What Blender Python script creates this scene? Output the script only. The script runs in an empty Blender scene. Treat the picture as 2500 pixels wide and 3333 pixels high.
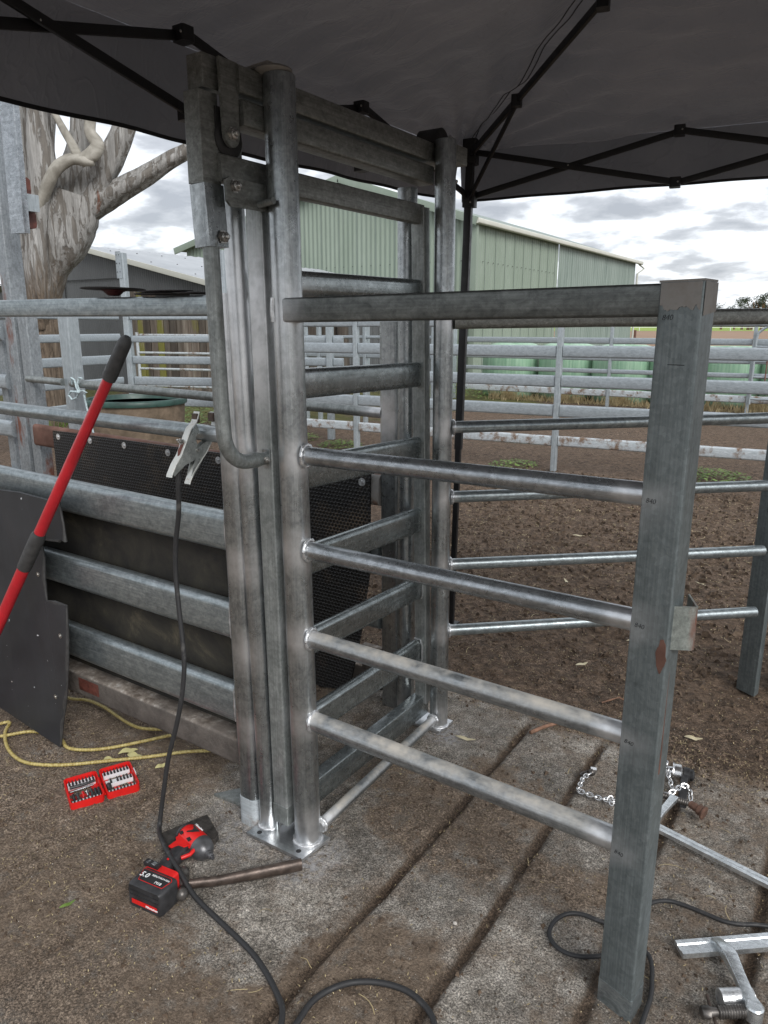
import bpy, bmesh, math, random
import numpy as np
from mathutils import Vector, Matrix, Euler
random.seed(7); rng = np.random.default_rng(7)
scene = bpy.context.scene
COL = scene.collection
# ------------------------------------------------------------------ camera
AZ = math.radians(33.5); PITCH = math.radians(14.12)
FW = Vector((-math.sin(AZ), math.cos(AZ), 0)); RT = Vector((math.cos(AZ), math.sin(AZ), 0))
CAMP = Vector((1.321, -1.555, 1.6))
cd = bpy.data.cameras.new("camera"); cam = bpy.data.objects.new("camera", cd); COL.objects.link(cam)
cam.location = CAMP; cam.rotation_euler = (math.radians(90)-PITCH, 0, AZ)
cd.sensor_fit = 'VERTICAL'; cd.sensor_height = 36; cd.lens = 2396/3333*36
cd.clip_start = 0.02; cd.clip_end = 6000
scene.camera = cam
# ------------------------------------------------------------------ world and sun
W = bpy.data.worlds.new("World"); scene.world = W; W.use_nodes = True
nt = W.node_tree; nt.nodes.clear()
def N(t, ty, **kw):
    n = t.nodes.new(ty)
    for k, v in kw.items(): setattr(n, k, v)
    return n
SUN_EL, SUN_AZ = 37, 122      # azimuth clockwise from +Y
out = N(nt, 'ShaderNodeOutputWorld'); bg = N(nt, 'ShaderNodeBackground')
sky = N(nt, 'ShaderNodeTexSky', sky_type='NISHITA', sun_disc=False)
sky.sun_elevation = math.radians(SUN_EL); sky.sun_rotation = math.radians(SUN_AZ)
sk = N(nt, 'ShaderNodeVectorMath', operation='SCALE'); sk.inputs['Scale'].default_value = 0.9
nt.links.new(sky.outputs[0], sk.inputs[0])
tc = N(nt, 'ShaderNodeTexCoord'); sep = N(nt, 'ShaderNodeSeparateXYZ'); nt.links.new(tc.outputs['Generated'], sep.inputs[0])
zc = N(nt, 'ShaderNodeMath', operation='MAXIMUM'); zc.inputs[1].default_value = 0.0; nt.links.new(sep.outputs[2], zc.inputs[0])
za = N(nt, 'ShaderNodeMath', operation='ADD'); za.inputs[1].default_value = 0.22; nt.links.new(zc.outputs[0], za.inputs[0])
dx = N(nt, 'ShaderNodeMath', operation='DIVIDE'); dy = N(nt, 'ShaderNodeMath', operation='DIVIDE')
nt.links.new(sep.outputs[0], dx.inputs[0]); nt.links.new(za.outputs[0], dx.inputs[1])
nt.links.new(sep.outputs[1], dy.inputs[0]); nt.links.new(za.outputs[0], dy.inputs[1])
cmb = N(nt, 'ShaderNodeCombineXYZ'); nt.links.new(dx.outputs[0], cmb.inputs[0]); nt.links.new(dy.outputs[0], cmb.inputs[1])
n1 = N(nt, 'ShaderNodeTexNoise'); n1.inputs['Scale'].default_value = 3.1; n1.inputs['Detail'].default_value = 9; n1.inputs['Roughness'].default_value = .53; n1.inputs['Distortion'].default_value = .15
nt.links.new(cmb.outputs[0], n1.inputs['Vector'])
cr = N(nt, 'ShaderNodeValToRGB'); e = cr.color_ramp.elements
e[0].position = .36; e[0].color = (.38, .40, .44, 1); e[1].position = .57; e[1].color = (.90, .935, .975, 1)
m_ = cr.color_ramp.elements.new(.45); m_.color = (.52, .54, .58, 1)
m_ = cr.color_ramp.elements.new(.505); m_.color = (.79, .82, .865, 1)
nt.links.new(n1.outputs[0], cr.inputs[0])
cs = N(nt, 'ShaderNodeVectorMath', operation='SCALE'); cs.inputs['Scale'].default_value = 7.0; nt.links.new(cr.outputs[0], cs.inputs[0])
mx = N(nt, 'ShaderNodeMix', data_type='RGBA'); mx.inputs[0].default_value = .93
nt.links.new(sk.outputs[0], mx.inputs[6]); nt.links.new(cs.outputs[0], mx.inputs[7])
nt.links.new(mx.outputs[2], bg.inputs[0]); bg.inputs[1].default_value = 0.1
nt.links.new(bg.outputs[0], out.inputs[0])
sl = bpy.data.lights.new("sun", 'SUN'); so = bpy.data.objects.new("sun", sl); COL.objects.link(so)
sl.energy = 1.4; sl.angle = math.radians(30); sl.color = (1, .98, .955)
sd = Vector((math.sin(math.radians(SUN_AZ))*math.cos(math.radians(SUN_EL)), math.cos(math.radians(SUN_AZ))*math.cos(math.radians(SUN_EL)), math.sin(math.radians(SUN_EL))))
so.rotation_euler = sd.to_track_quat('Z', 'Y').to_euler()
scene.view_settings.view_transform = 'Standard'; scene.view_settings.look = 'None'
scene.view_settings.exposure = 0.95; scene.view_settings.gamma = 1
scene.render.engine = 'CYCLES'
# ------------------------------------------------------------------ numpy value noise
def _hash(ix, iy, s):
    h = (ix*374761393 + iy*668265263 + s*974634777) & 0x7fffffff
    h = ((h ^ (h >> 13))*1274126177) & 0x7fffffff
    return ((h ^ (h >> 16)) & 0xffff)/65535.0
def vnoise(x, y, s=0):
    x = np.asarray(x, float); y = np.asarray(y, float)
    ix = np.floor(x).astype(np.int64); iy = np.floor(y).astype(np.int64)
    fx = x-ix; fy = y-iy; fx = fx*fx*(3-2*fx); fy = fy*fy*(3-2*fy)
    return (_hash(ix, iy, s)*(1-fx)+_hash(ix+1, iy, s)*fx)*(1-fy)+(_hash(ix, iy+1, s)*(1-fx)+_hash(ix+1, iy+1, s)*fx)*fy
def fbm(x, y, o=4, s=0, g=.5):
    a = 1; t = 0; n = 0
    for k in range(o):
        t = t+a*vnoise(x*2**k, y*2**k, s+k*17); n += a; a *= g
    return t/n
def sstep(a, b, x):
    t = np.clip((x-a)/(b-a), 0, 1); return t*t*(3-2*t)
# ------------------------------------------------------------------ mesh builder
SPRAY = []      # (point, radius) where cold galvanising spray covers fresh welds
class MB:
    def __init__(s): s.v = []; s.f = []
    def add(s, vs, fs):
        o = len(s.v); s.v += [tuple(p) for p in vs]; s.f += [tuple(i+o for i in f) for f in fs]; return s
    def obox(s, c, X, Y, Z, bev=0):
        c = Vector(c); X = Vector(X); Y = Vector(Y); Z = Vector(Z)
        return s.rbar(c-Z, c+Z, X.length*2, Y.length*2, bev, Y.normalized(), sub=0) if bev else s.add(
            [c+X*a+Y*b+Z*d for d in (-1, 1) for a, b in ((-1, -1), (1, -1), (1, 1), (-1, 1))],
            [(3, 2, 1, 0), (4, 5, 6, 7), (0, 1, 5, 4), (1, 2, 6, 5), (2, 3, 7, 6), (3, 0, 4, 7)])
    def box(s, x0, x1, y0, y1, z0, z1):
        return s.add([(x, y, z) for z in (z0, z1) for x, y in ((x0, y0), (x1, y0), (x1, y1), (x0, y1))],
                     [(3, 2, 1, 0), (4, 5, 6, 7), (0, 1, 5, 4), (1, 2, 6, 5), (2, 3, 7, 6), (3, 0, 4, 7)])
    def sweep(s, pts, prof, up, capped=True, scales=None):
        """sweep a closed 2D profile [(side,up)] along pts"""
        pts = [Vector(p) for p in pts]; n = len(prof); rings = []; up = Vector(up)
        for i, p in enumerate(pts):
            d = (pts[min(i+1, len(pts)-1)]-pts[max(i-1, 0)]).normalized()
            sd_ = d.cross(up)
            if sd_.length < 1e-5: sd_ = d.cross(Vector((1, 0, 0)))
            sd_.normalize(); u = sd_.cross(d).normalized(); up = u
            k = scales[i] if scales else 1
            rings.append([p+sd_*a*k+u*b*k for a, b in prof])
        vs = [q for r in rings for q in r]; fs = []
        for i in range(len(pts)-1):
            for j in range(n): fs.append((i*n+j, i*n+(j+1) % n, (i+1)*n+(j+1) % n, (i+1)*n+j))
        if capped: fs.append(tuple(range(n))[::-1]); fs.append(tuple((len(pts)-1)*n+j for j in range(n)))
        return s.add(vs, fs)
    def rbar(s, p, q, w, h, r, up=(0, 0, 1), sub=.05):
        p = Vector(p); q = Vector(q); m = max(1, min(60, int((q-p).length/sub))) if sub else 1
        return s.sweep([p+(q-p)*i/m for i in range(m+1)], rrect(w, h, r), up)
    def tube(s, pts, r, n=14, up=(0, 0, 1), capped=True):
        pts = [Vector(p) for p in pts]
        rr = r if isinstance(r, (list, tuple)) else [r]*len(pts)
        return s.sweep(pts, [(math.cos(2*math.pi*k/n), math.sin(2*math.pi*k/n)) for k in range(n)], up, capped, rr)
    def pipe(s, p, q, r, n=22, sub=.04):
        p = Vector(p); q = Vector(q); m = max(1, int((q-p).length/sub))
        return s.tube([p+(q-p)*i/m for i in range(m+1)], r, n, up=(0, 0, 1) if abs((q-p).normalized().z) < .9 else (0, 1, 0))
    def lathe(s, c, ax, prof, n=20, ref=None):
        c = Vector(c); ax = Vector(ax).normalized(); a = Vector(ref) if ref else (Vector((0, 0, 1)) if abs(ax.z) < .9 else Vector((1, 0, 0)))
        x = ax.cross(a).normalized(); y = ax.cross(x)
        vs = [c+ax*t+(x*math.cos(2*math.pi*k/n)+y*math.sin(2*math.pi*k/n))*r for t, r in prof for k in range(n)]
        m = len(prof); fs = [(i*n+j, i*n+(j+1) % n, (i+1)*n+(j+1) % n, (i+1)*n+j) for i in range(m-1) for j in range(n)]
        fs += [tuple(range(n))[::-1], tuple((m-1)*n+j for j in range(n))]
        return s.add(vs, fs)
    def poly(s, pts, th):
        pts = [Vector(p) for p in pts]; th = Vector(th); n = len(pts)
        vs = pts+[p+th for p in pts]
        return s.add(vs, [tuple(range(n))[::-1], tuple(range(n, 2*n))]+[(i, (i+1) % n, n+(i+1) % n, n+i) for i in range(n)])
    def sph(s, c, r, nu=12, nv=8, sc=(1, 1, 1)):
        c = Vector(c); prof = []
        vs = [c+Vector((0, 0, -r*sc[2]))]
        for i in range(1, nv):
            t = math.pi*i/nv
            for j in range(nu): a = 2*math.pi*j/nu; vs.append(c+Vector((math.sin(t)*math.cos(a)*r*sc[0], math.sin(t)*math.sin(a)*r*sc[1], -math.cos(t)*r*sc[2])))
        vs.append(c+Vector((0, 0, r*sc[2]))); L = len(vs)-1
        fs = [(0, 1+(j+1) % nu, 1+j) for j in range(nu)]
        for i in range(nv-2):
            for j in range(nu): fs.append((1+i*nu+j, 1+i*nu+(j+1) % nu, 1+(i+1)*nu+(j+1) % nu, 1+(i+1)*nu+j))
        fs += [(L, 1+(nv-2)*nu+j, 1+(nv-2)*nu+(j+1) % nu) for j in range(nu)]
        return s.add(vs, fs)
    def weld(s, c, ax, r, t=.006):
        """lumpy weld bead ring round a pipe end"""
        c = Vector(c); ax = Vector(ax).normalized(); a = Vector((0, 0, 1)) if abs(ax.z) < .9 else Vector((1, 0, 0))
        x = ax.cross(a).normalized(); y = ax.cross(x); pts = []
        n = 26
        for k in range(n+1):
            an = 2*math.pi*(k % n)/n
            pts.append(c+(x*math.cos(an)+y*math.sin(an))*(r+.001*math.sin(k*2.7)))
        return s.sweep(pts, [(math.cos(2*math.pi*k/6)*t, math.sin(2*math.pi*k/6)*t) for k in range(6)], ax, False, [1+.25*math.sin(k*4.1) for k in range(n+1)])
    def build(s, name, mat, parent=None, ang=40, smooth=True, org=None, spray=False):
        me = bpy.data.meshes.new(name); V = np.array(s.v, dtype=float).reshape(-1, 3)
        if spray:
            sp = np.zeros(len(V))
            for c, r in SPRAY:
                d = np.linalg.norm(V-np.array(c), axis=1); sp = np.maximum(sp, 1-sstep(.35*r, r, d))
        o = Vector((0, 0, 0))
        if org is not None: o = Vector(org)
        elif parent is not None and parent.get('_w'): o = Vector(parent['_w'])
        V = V-np.array(o)
        me.from_pydata(V.tolist(), [], s.f); me.update()
        bm = bmesh.new(); bm.from_mesh(me); bmesh.ops.recalc_face_normals(bm, faces=bm.faces); bm.to_mesh(me); bm.free()
        if spray:
            at = me.attributes.new('spray', 'FLOAT', 'POINT'); at.data.foreach_set('value', sp.astype(np.float32))
        if smooth:
            me.shade_smooth(); me.set_sharp_from_angle(angle=math.radians(ang))
        me.materials.append(mat)
        ob = bpy.data.objects.new(name, me); COL.objects.link(ob)
        if parent is not None:
            ob.parent = parent
            if parent.get('_w'): ob['_w'] = tuple(o)
        elif org is not None: ob.location = o; ob['_w'] = tuple(o)
        return ob
def rrect(w, h, r, n=4):
    r = min(r, w/2-1e-5, h/2-1e-5); P = []
    for cx, cy, a0 in ((w/2-r, h/2-r, 0), (-w/2+r, h/2-r, 90), (-w/2+r, -h/2+r, 180), (w/2-r, -h/2+r, 270)):
        for k in range(n+1):
            a = math.radians(a0+90*k/n); P.append((cx+r*math.cos(a), cy+r*math.sin(a)))
    return P
def tag(o, label, cat, group=None, kind=None):
    if label: o['label'] = label
    if cat: o['category'] = cat
    if group: o['group'] = group
    if kind: o['kind'] = kind
    return o
def thing(name, label, cat, loc=(0, 0, 0), group=None, rot=None):
    """Empty at the base; with rot the parts are built in local coordinates, else in world ones"""
    o = bpy.data.objects.new(name, None); COL.objects.link(o); o.location = loc; o.empty_display_size = .1
    if rot is not None: o.rotation_euler = rot
    else: o['_w'] = tuple(loc) if Vector(loc).length > 0 else (0.0, 0.0, 1e-9)
    return tag(o, label, cat, group)
def copy_tree(o, parent=None):
    c = o.copy(); COL.objects.link(c)
    if parent: c.parent = parent
    for ch in o.children: copy_tree(ch, c)
    return c
def text(body, size, parent, mat, org, X, Y, name='pen_mark', ext=.0004, shear=.0):
    """writing on a face: org = left end of baseline, X reading direction, Y up"""
    cu = bpy.data.curves.new(name, 'FONT'); cu.body = body; cu.size = size; cu.extrude = ext; cu.shear = shear; cu.offset = (-.02*size if name == 'pen_mark' else .01*size); cu.resolution_u = 2
    tmp = bpy.data.objects.new(name, cu); COL.objects.link(tmp)
    dg = bpy.context.evaluated_depsgraph_get(); me = bpy.data.meshes.new_from_object(tmp.evaluated_get(dg)); me.name = name
    bpy.data.objects.remove(tmp); bpy.data.curves.remove(cu)
    X = Vector(X).normalized(); Z = X.cross(Vector(Y)).normalized(); Y = Z.cross(X)
    o = Vector(org)-(Vector(parent['_w']) if parent.get('_w') else Vector((0, 0, 0)))
    M = Matrix(((X.x, Y.x, Z.x, o.x), (X.y, Y.y, Z.y, o.y), (X.z, Y.z, Z.z, o.z), (0, 0, 0, 1))); me.transform(M)
    me.materials.clear(); me.materials.append(mat)
    ob = bpy.data.objects.new(name, me); COL.objects.link(ob); ob.parent = parent
    if parent.get('_w'): ob['_w'] = tuple(parent['_w'])
    return ob
# ------------------------------------------------------------------ materials
def new_mat(name):
    m = bpy.data.materials.new(name); m.use_nodes = True; t = m.node_tree; b = t.nodes['Principled BSDF']; return m, t, b
def ramp(t, fac, stops):
    r = N(t, 'ShaderNodeValToRGB'); el = r.color_ramp.elements
    while len(el) < len(stops): el.new(.5)
    for k, (p, c) in enumerate(stops):
        el[k].position = p; el[k].color = (c, c, c, 1) if isinstance(c, (int, float)) else (*c, 1)
    t.links.new(fac, r.inputs[0]); return r.outputs[0]
def noise(t, scale, detail=5, rough=.55, vec=None, dist=0, coord='Object', sc=None):
    n = N(t, 'ShaderNodeTexNoise'); n.inputs['Scale'].default_value = scale; n.inputs['Detail'].default_value = detail
    n.inputs['Roughness'].default_value = rough; n.inputs['Distortion'].default_value = dist
    c = N(t, 'ShaderNodeTexCoord'); v = c.outputs[coord]
    if sc:
        mp = N(t, 'ShaderNodeMapping'); mp.inputs['Scale'].default_value = sc; t.links.new(v, mp.inputs[0]); v = mp.outputs[0]
    t.links.new(v, n.inputs['Vector']); return n.outputs[0]
def mixc(t, fac, a, b, mode='MIX'):
    m = N(t, 'ShaderNodeMix', data_type='RGBA', blend_type=mode)
    for i, v in ((0, fac), (6, a), (7, b)):
        if isinstance(v, (int, float)): m.inputs[i].default_value = v if i == 0 else (v, v, v, 1)
        elif isinstance(v, tuple): m.inputs[i].default_value = (*v, 1)
        else: t.links.new(v, m.inputs[i])
    return m.outputs[2]
def math_(t, op, a, b=None, clamp=False):
    m = N(t, 'ShaderNodeMath', operation=op); m.use_clamp = clamp
    for i, v in ((0, a), (1, b)):
        if v is None: continue
        if isinstance(v, (int, float)): m.inputs[i].default_value = v
        else: t.links.new(v, m.inputs[i])
    return m.outputs[0]
def bump(t, b, h, dist=.002, strength=.5):
    n = N(t, 'ShaderNodeBump'); n.inputs['Distance'].default_value = dist; n.inputs['Strength'].default_value = strength
    t.links.new(h, n.inputs['Height']); t.links.new(n.outputs[0], b.inputs['Normal']); return n
def galv(name, c1, c2, metal=.8, r0=.3, r1=.55, dirt=None, dirt_lo=.55, dirt_hi=.68, axis=(1, 1, 1), sc=14, top=None, rust=0, blot=True):
    m, t, b = new_mat(name)
    c1, c2 = tuple(x*k for x, k in zip(c1, (.99, 1.02, 1.02))), tuple(x*k for x, k in zip(c2, (1.02, 1.05, 1.055)))
    n = noise(t, sc*3.2, 7, .74, dist=.6, sc=tuple(.55 if a < 1 else 1 for a in axis)); col = ramp(t, n, [(.30, c1), (.70, c2)])
    ln = noise(t, 260, 2, .5, sc=tuple(.008 if a < 1 else 1 for a in axis)); col = mixc(t, 1.0, col, ramp(t, ln, [(.38, .90), (.5, 1.0), (.64, 1.10)]), 'MULTIPLY')
    st = noise(t, 90, 3, .5, sc=tuple(.06 if a < 1 else 1 for a in axis) if min(axis) < 1 else (1, 1, .05)); sv = ramp(t, st, [(.35, .92), (.55, 1.0), (.7, 1.06)])
    col = mixc(t, .8, col, sv, 'MULTIPLY')
    if blot:   # crystalline blotches of the zinc
        vo = N(t, 'ShaderNodeTexVoronoi'); vo.inputs['Scale'].default_value = 110; c_ = N(t, 'ShaderNodeTexCoord'); t.links.new(c_.outputs['Object'], vo.inputs['Vector'])
        vv = N(t, 'ShaderNodeSeparateColor'); t.links.new(vo.outputs['Color'], vv.inputs[0])
        col = mixc(t, .8, col, ramp(t, vv.outputs[0], [(0, .86), (1, 1.14)]), 'MULTIPLY')
    rg = ramp(t, noise(t, 30, 6, .7), [(.3, r0+.03), (.7, r1-.08)])
    sc_ = ramp(t, noise(t, 38, 8, .8, dist=1.5, sc=(1, 1, 1.6)), [(.69, 0), (.73, 1)]); col = mixc(t, math_(t, 'MULTIPLY', sc_, .5), col, (.72, .73, .74))
    dk = ramp(t, noise(t, 13, 9, .8, dist=.8), [(.69, 0), (.73, 1)]); col = mixc(t, math_(t, 'MULTIPLY', dk, .5), col, (.06, .055, .05))
    b.inputs['Metallic'].default_value = metal; met = None
    if rust:
        rn = ramp(t, noise(t, 5, 6, .65, sc=(1, 1, .35)), [(.62-rust*.25, 0), (.70-rust*.25, 1)])
        col = mixc(t, rn, col, (.16, .062, .038)); rg = mixc(t, rn, rg, .8)
        met = math_(t, 'MULTIPLY', math_(t, 'SUBTRACT', 1, rn), metal)
    if dirt:
        dn = ramp(t, noise(t, 7, 8, .7), [(dirt_lo, 0), (dirt_hi, 1)])
        if top:
            g = N(t, 'ShaderNodeNewGeometry'); s3 = N(t, 'ShaderNodeSeparateXYZ'); t.links.new(g.outputs['Normal'], s3.inputs[0])
            up = ramp(t, s3.outputs[2], [(top[0], 0), (top[1], 1)]); dn = math_(t, 'MULTIPLY', up, ramp(t, noise(t, 9, 7, .7), [(.36, .05), (.62, 1)]))
        col = mixc(t, dn, col, dirt); rg = mixc(t, dn, rg, .85)
        met = math_(t, 'MULTIPLY', met if met is not None else metal, math_(t, 'SUBTRACT', 1, math_(t, 'MULTIPLY', dn, .9)))
    at = N(t, 'ShaderNodeAttribute', attribute_name='spray')
    sf = math_(t, 'MULTIPLY', at.outputs['Fac'], ramp(t, noise(t, 22, 4, .6), [(.3, .55), (.6, 1.1)]), True)
    col = mixc(t, sf, col, (.66, .67, .68)); rg = mixc(t, sf, rg, .34)
    t.links.new(col, b.inputs['Base Color']); t.links.new(rg, b.inputs['Roughness'])
    if met is not None: t.links.new(met, b.inputs['Metallic'])
    bump(t, b, noise(t, 160, 5, .7), .0008, .4)
    return m
def plain(name, c, rough=.5, metal=0, var=.25, sc=30, bmp=.0004, spec=.5, coat=0, c2=None, lo=.35, hi=.65):
    m, t, b = new_mat(name)
    n = noise(t, sc, 5, .6); lo_c = c2 if c2 else tuple(x*(1-var) for x in c); hi_c = c if c2 else tuple(min(1, x*(1+var)) for x in c)
    t.links.new(ramp(t, n, [(lo, lo_c), (hi, hi_c)]), b.inputs['Base Color'])
    t.links.new(ramp(t, noise(t, sc*1.7, 4), [(.3, rough*.8), (.7, min(1, rough*1.2))]), b.inputs['Roughness'])
    b.inputs['Metallic'].default_value = metal; b.inputs['Specular IOR Level'].default_value = spec; b.inputs['Coat Weight'].default_value = coat
    if bmp: bump(t, b, noise(t, sc*4, 4), bmp, .6)
    return m
M = {}
V_ = (1, 1, .08); X_ = (.08, 1, 1); Y_ = (1, .08, 1)
M['galv_v'] = galv('galvanised upright steel', (.22, .23, .235), (.44, .45, .455), .9, .22, .42, axis=V_)
M['galv_x'] = galv('galvanised long steel', (.20, .21, .22), (.44, .45, .47), .9, .20, .42, axis=X_)
M['galv_y'] = galv('galvanised gate steel', (.17, .185, .185), (.38, .40, .40), .85, .2, .38, axis=Y_)
M['galv_flat'] = galv('dull grey galvanised steel', (.17, .18, .175), (.34, .35, .34), .6, .35, .6, axis=V_, sc=9)
M['galv_post'] = galv('blue grey post steel', (.12, .138, .142), (.20, .222, .225), .55, .38, .6, axis=V_, sc=8, dirt=(.30, .31, .31), dirt_lo=.62, dirt_hi=.9)
M['galv_old'] = galv('weathered galvanised steel', (.27, .295, .315), (.42, .45, .475), .45, .36, .56, axis=X_, dirt=(.22, .18, .14), dirt_lo=.68, dirt_hi=.76, blot=False)
M['galv_oldv'] = galv('weathered upright galvanised steel', (.30, .33, .35), (.46, .49, .51), .5, .35, .6, axis=V_, dirt=(.20, .16, .12), dirt_lo=.66, dirt_hi=.76, blot=False)
M['galv_rusty'] = galv('rust streaked galvanised steel', (.20, .21, .22), (.36, .38, .40), .55, .4, .65, axis=V_, rust=.2)
M['galv_dark'] = galv('shade darkened header steel', (.13, .13, .122), (.29, .29, .27), .6, .32, .55, axis=Y_, sc=22)  # galvanised steel with the shade up at the header put into its colour
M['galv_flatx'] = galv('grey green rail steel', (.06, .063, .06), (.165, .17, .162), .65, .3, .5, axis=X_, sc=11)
M['galv_race'] = galv('race rail steel', (.19, .215, .225), (.40, .43, .44), .75, .26, .46, axis=X_, dirt=(.30, .27, .22), dirt_lo=.66, dirt_hi=.85)
M['galv_dust'] = galv('dusty pipe steel', (.19, .20, .21), (.40, .41, .42), .85, .22, .42, axis=X_, dirt=(.46, .43, .38), top=(.1, .85))
M['white_rail'] = galv('mud spattered pale rail', (.38, .41, .43), (.56, .58, .60), .3, .5, .7, axis=X_, dirt=(.17, .115, .08), dirt_lo=.50, dirt_hi=.62, blot=False)
M['rust_rail'] = plain('rust brown rail', (.19, .095, .070), .7, 0, .5, 9, c2=(.10, .045, .03))
M['dirty_beam'] = plain('mud caked steel beam', (.12, .10, .085), .8, 0, sc=6, bmp=.002, c2=(.045, .036, .03))
M['socket'] = galv('rust marked socket steel', (.15, .16, .148), (.27, .28, .255), .35, .45, .65, rust=.16)
M['weld'] = plain('silver weld', (.68, .69, .70), .33, .75, .2, 60, .0015)
M['bolt'] = plain('bolt steel', (.42, .41, .39), .3, .85, .3, 60)
M['black_tube'] = plain('black powder coated tube', (.008, .008, .009), .45, 0, .2, 20)
M['black_rubber'] = plain('black rubber', (.016, .016, .017), .6, 0, .3, 20)
M['red_paint'] = plain('red tool paint', (.52, .018, .028), .38, 0, .12, 12, coat=.2)
M['red_plastic'] = plain('red plastic', (.62, .014, .012), .4, 0, .08, 30)
M['black_plastic'] = plain('scuffed black plastic', (.028, .028, .03), .5, 0, .4, 35)
M['grip'] = plain('dark grey grip', (.05, .05, .05), .55, 0, .25, 40)
M['white_plastic'] = plain('white plastic', (.72, .72, .74), .45, 0, .06, 30)
M['white_ink'] = plain('white print', (.8, .8, .8), .5, 0, .02, 10, 0)
M['ink'] = plain('black pen ink', (.012, .012, .014), .6, 0, .1, 10, 0)
M['orange'] = plain('faded orange paint', (.11, .035, .025), .6, 0, .4, 30)
M['old_steel'] = plain('worn brown tool steel', (.095, .072, .06), .42, .55, .4, 25, .0008)
M['dark_steel'] = plain('oily dark steel', (.10, .092, .085), .38, .6, .4, 40, .0006)
M['chrome'] = plain('bright plated steel', (.70, .70, .70), .2, .95, .15, 60, .0008)
M['bar_steel'] = galv('bright ribbed bar steel', (.52, .53, .54), (.75, .76, .77), .85, .22, .4, axis=X_)
M['mid_grey'] = plain('grey painted alloy', (.10, .10, .105), .35, .5, .2, 40)
M['cable'] = plain('grey black welding cable', (.022, .022, .023), .6, 0, sc=16, bmp=.0008, c2=(.075, .072, .068), lo=.30, hi=.42)
M['film'] = None
def mk(name, fn):
    m, t, b = new_mat(name); fn(t, b); M[name] = m
# fabric canopy
def f(t, b):
    n = noise(t, 1.6, 6, .6); cc_ = ramp(t, n, [(.35, (.165, .18, .21)), (.65, (.215, .222, .25))]); t.links.new(cc_, b.inputs['Base Color'])
    b.inputs['Roughness'].default_value = .5; b.inputs['Specular IOR Level'].default_value = .45; b.inputs['Sheen Weight'].default_value = .15
    tr = N(t, 'ShaderNodeBsdfTranslucent'); tr.inputs[0].default_value = (.5, .46, .47, 1); ms = N(t, 'ShaderNodeMixShader'); ms.inputs[0].default_value = .035
    t.links.new(b.outputs[0], ms.inputs[1]); t.links.new(tr.outputs[0], ms.inputs[2]); t.links.new(ms.outputs[0], t.nodes['Material Output'].inputs[0])
    rd = noise(t, 5, 3, .5, dist=1.2, sc=(.7, 1.6, 1)); rd = math_(t, 'ABSOLUTE', math_(t, 'SUBTRACT', rd, .5)); rd = ramp(t, rd, [(0, 1), (.05, 0)])
    h = math_(t, 'ADD', math_(t, 'ADD', noise(t, 2.2, 3, .5, dist=.4, sc=(1, 2.2, 1)), math_(t, 'MULTIPLY', rd, .07)), math_(t, 'MULTIPLY', noise(t, 9, 3, .5, dist=.6, sc=(2.5, .8, 1)), .22))
    bump(t, b, h, .05, .6)
mk('canopy fabric', f)
# honeycomb dimpled rubber mat
def f(t, b):
    c = N(t, 'ShaderNodeTexCoord'); s3 = N(t, 'ShaderNodeSeparateXYZ'); t.links.new(c.outputs['Object'], s3.inputs[0])
    S = 1/.018
    def lat(ox, oz):
        u = math_(t, 'ADD', math_(t, 'MULTIPLY', s3.outputs[0], S), ox); w = math_(t, 'ADD', math_(t, 'MULTIPLY', s3.outputs[2], S/1.732), oz)
        fu = math_(t, 'SUBTRACT', math_(t, 'FRACT', u), .5); fw = math_(t, 'MULTIPLY', math_(t, 'SUBTRACT', math_(t, 'FRACT', w), .5), 1.732)
        return math_(t, 'SQRT', math_(t, 'ADD', math_(t, 'MULTIPLY', fu, fu), math_(t, 'MULTIPLY', fw, fw)))
    d = math_(t, 'MINIMUM', lat(0, 0), lat(.5, .5)); k = ramp(t, d, [(.28, 0), (.47, 1)])
    base = ramp(t, noise(t, 3.5, 7, .7), [(.52, (.016, .016, .017)), (.70, (.12, .085, .055))])
    t.links.new(mixc(t, k, (.007, .007, .007), base), b.inputs['Base Color']); b.inputs['Roughness'].default_value = .5
    bump(t, b, k, .004, .9)
mk('honeycomb rubber', f)
def f(t, b):
    n = noise(t, 5, 9, .72, dist=.6); t.links.new(ramp(t, n, [(.38, (.010, .009, .008)), (.56, (.028, .025, .018)), (.66, (.07, .06, .04)), (.78, (.14, .125, .085))]), b.inputs['Base Color'])
    b.inputs['Roughness'].default_value = .75; bump(t, b, noise(t, 40, 6), .002, .5)
mk('mouldy lining board', f)
def f(t, b):
    s = noise(t, 55, 3, .5, dist=.3); fl = ramp(t, s, [(.735, 0), (.76, 1)])
    base = ramp(t, noise(t, 4, 6, .6), [(.3, (.018, .019, .022)), (.7, (.036, .038, .043))])
    t.links.new(mixc(t, fl, base, (.62, .64, .66)), b.inputs['Base Color']); b.inputs['Roughness'].default_value = .48
    bump(t, b, noise(t, 25, 6), .0015, .4)
mk('scuffed black sheet', f)
def corr(name, c1, c2, rough=.5, pitch=.076, axis=0, metal=0, stain=None):
    def f(t, b):
        n = noise(t, 1.2, 7, .65, sc=(1, 1, .3)); col = ramp(t, n, [(.3, c1), (.7, c2)])
        if stain: col = mixc(t, ramp(t, noise(t, 3, 6, .7, sc=(1.5, 1.5, .12)), [(.48, 0), (.7, .8)]), col, stain)
        t.links.new(col, b.inputs['Base Color']); b.inputs['Roughness'].default_value = rough; b.inputs['Metallic'].default_value = metal
    mk(name, f)
corr('grey corrugated iron', (.065, .068, .07), (.10, .105, .108))
corr('green corrugated iron', (.195, .24, .19), (.25, .298, .245))
corr('weathered green cladding', (.18, .225, .195), (.25, .295, .265), stain=(.11, .15, .13))
corr('pale roof iron', (.33, .35, .37), (.42, .44, .46), .5)
corr('cream trim', (.50, .50, .44), (.58, .58, .52))
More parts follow.
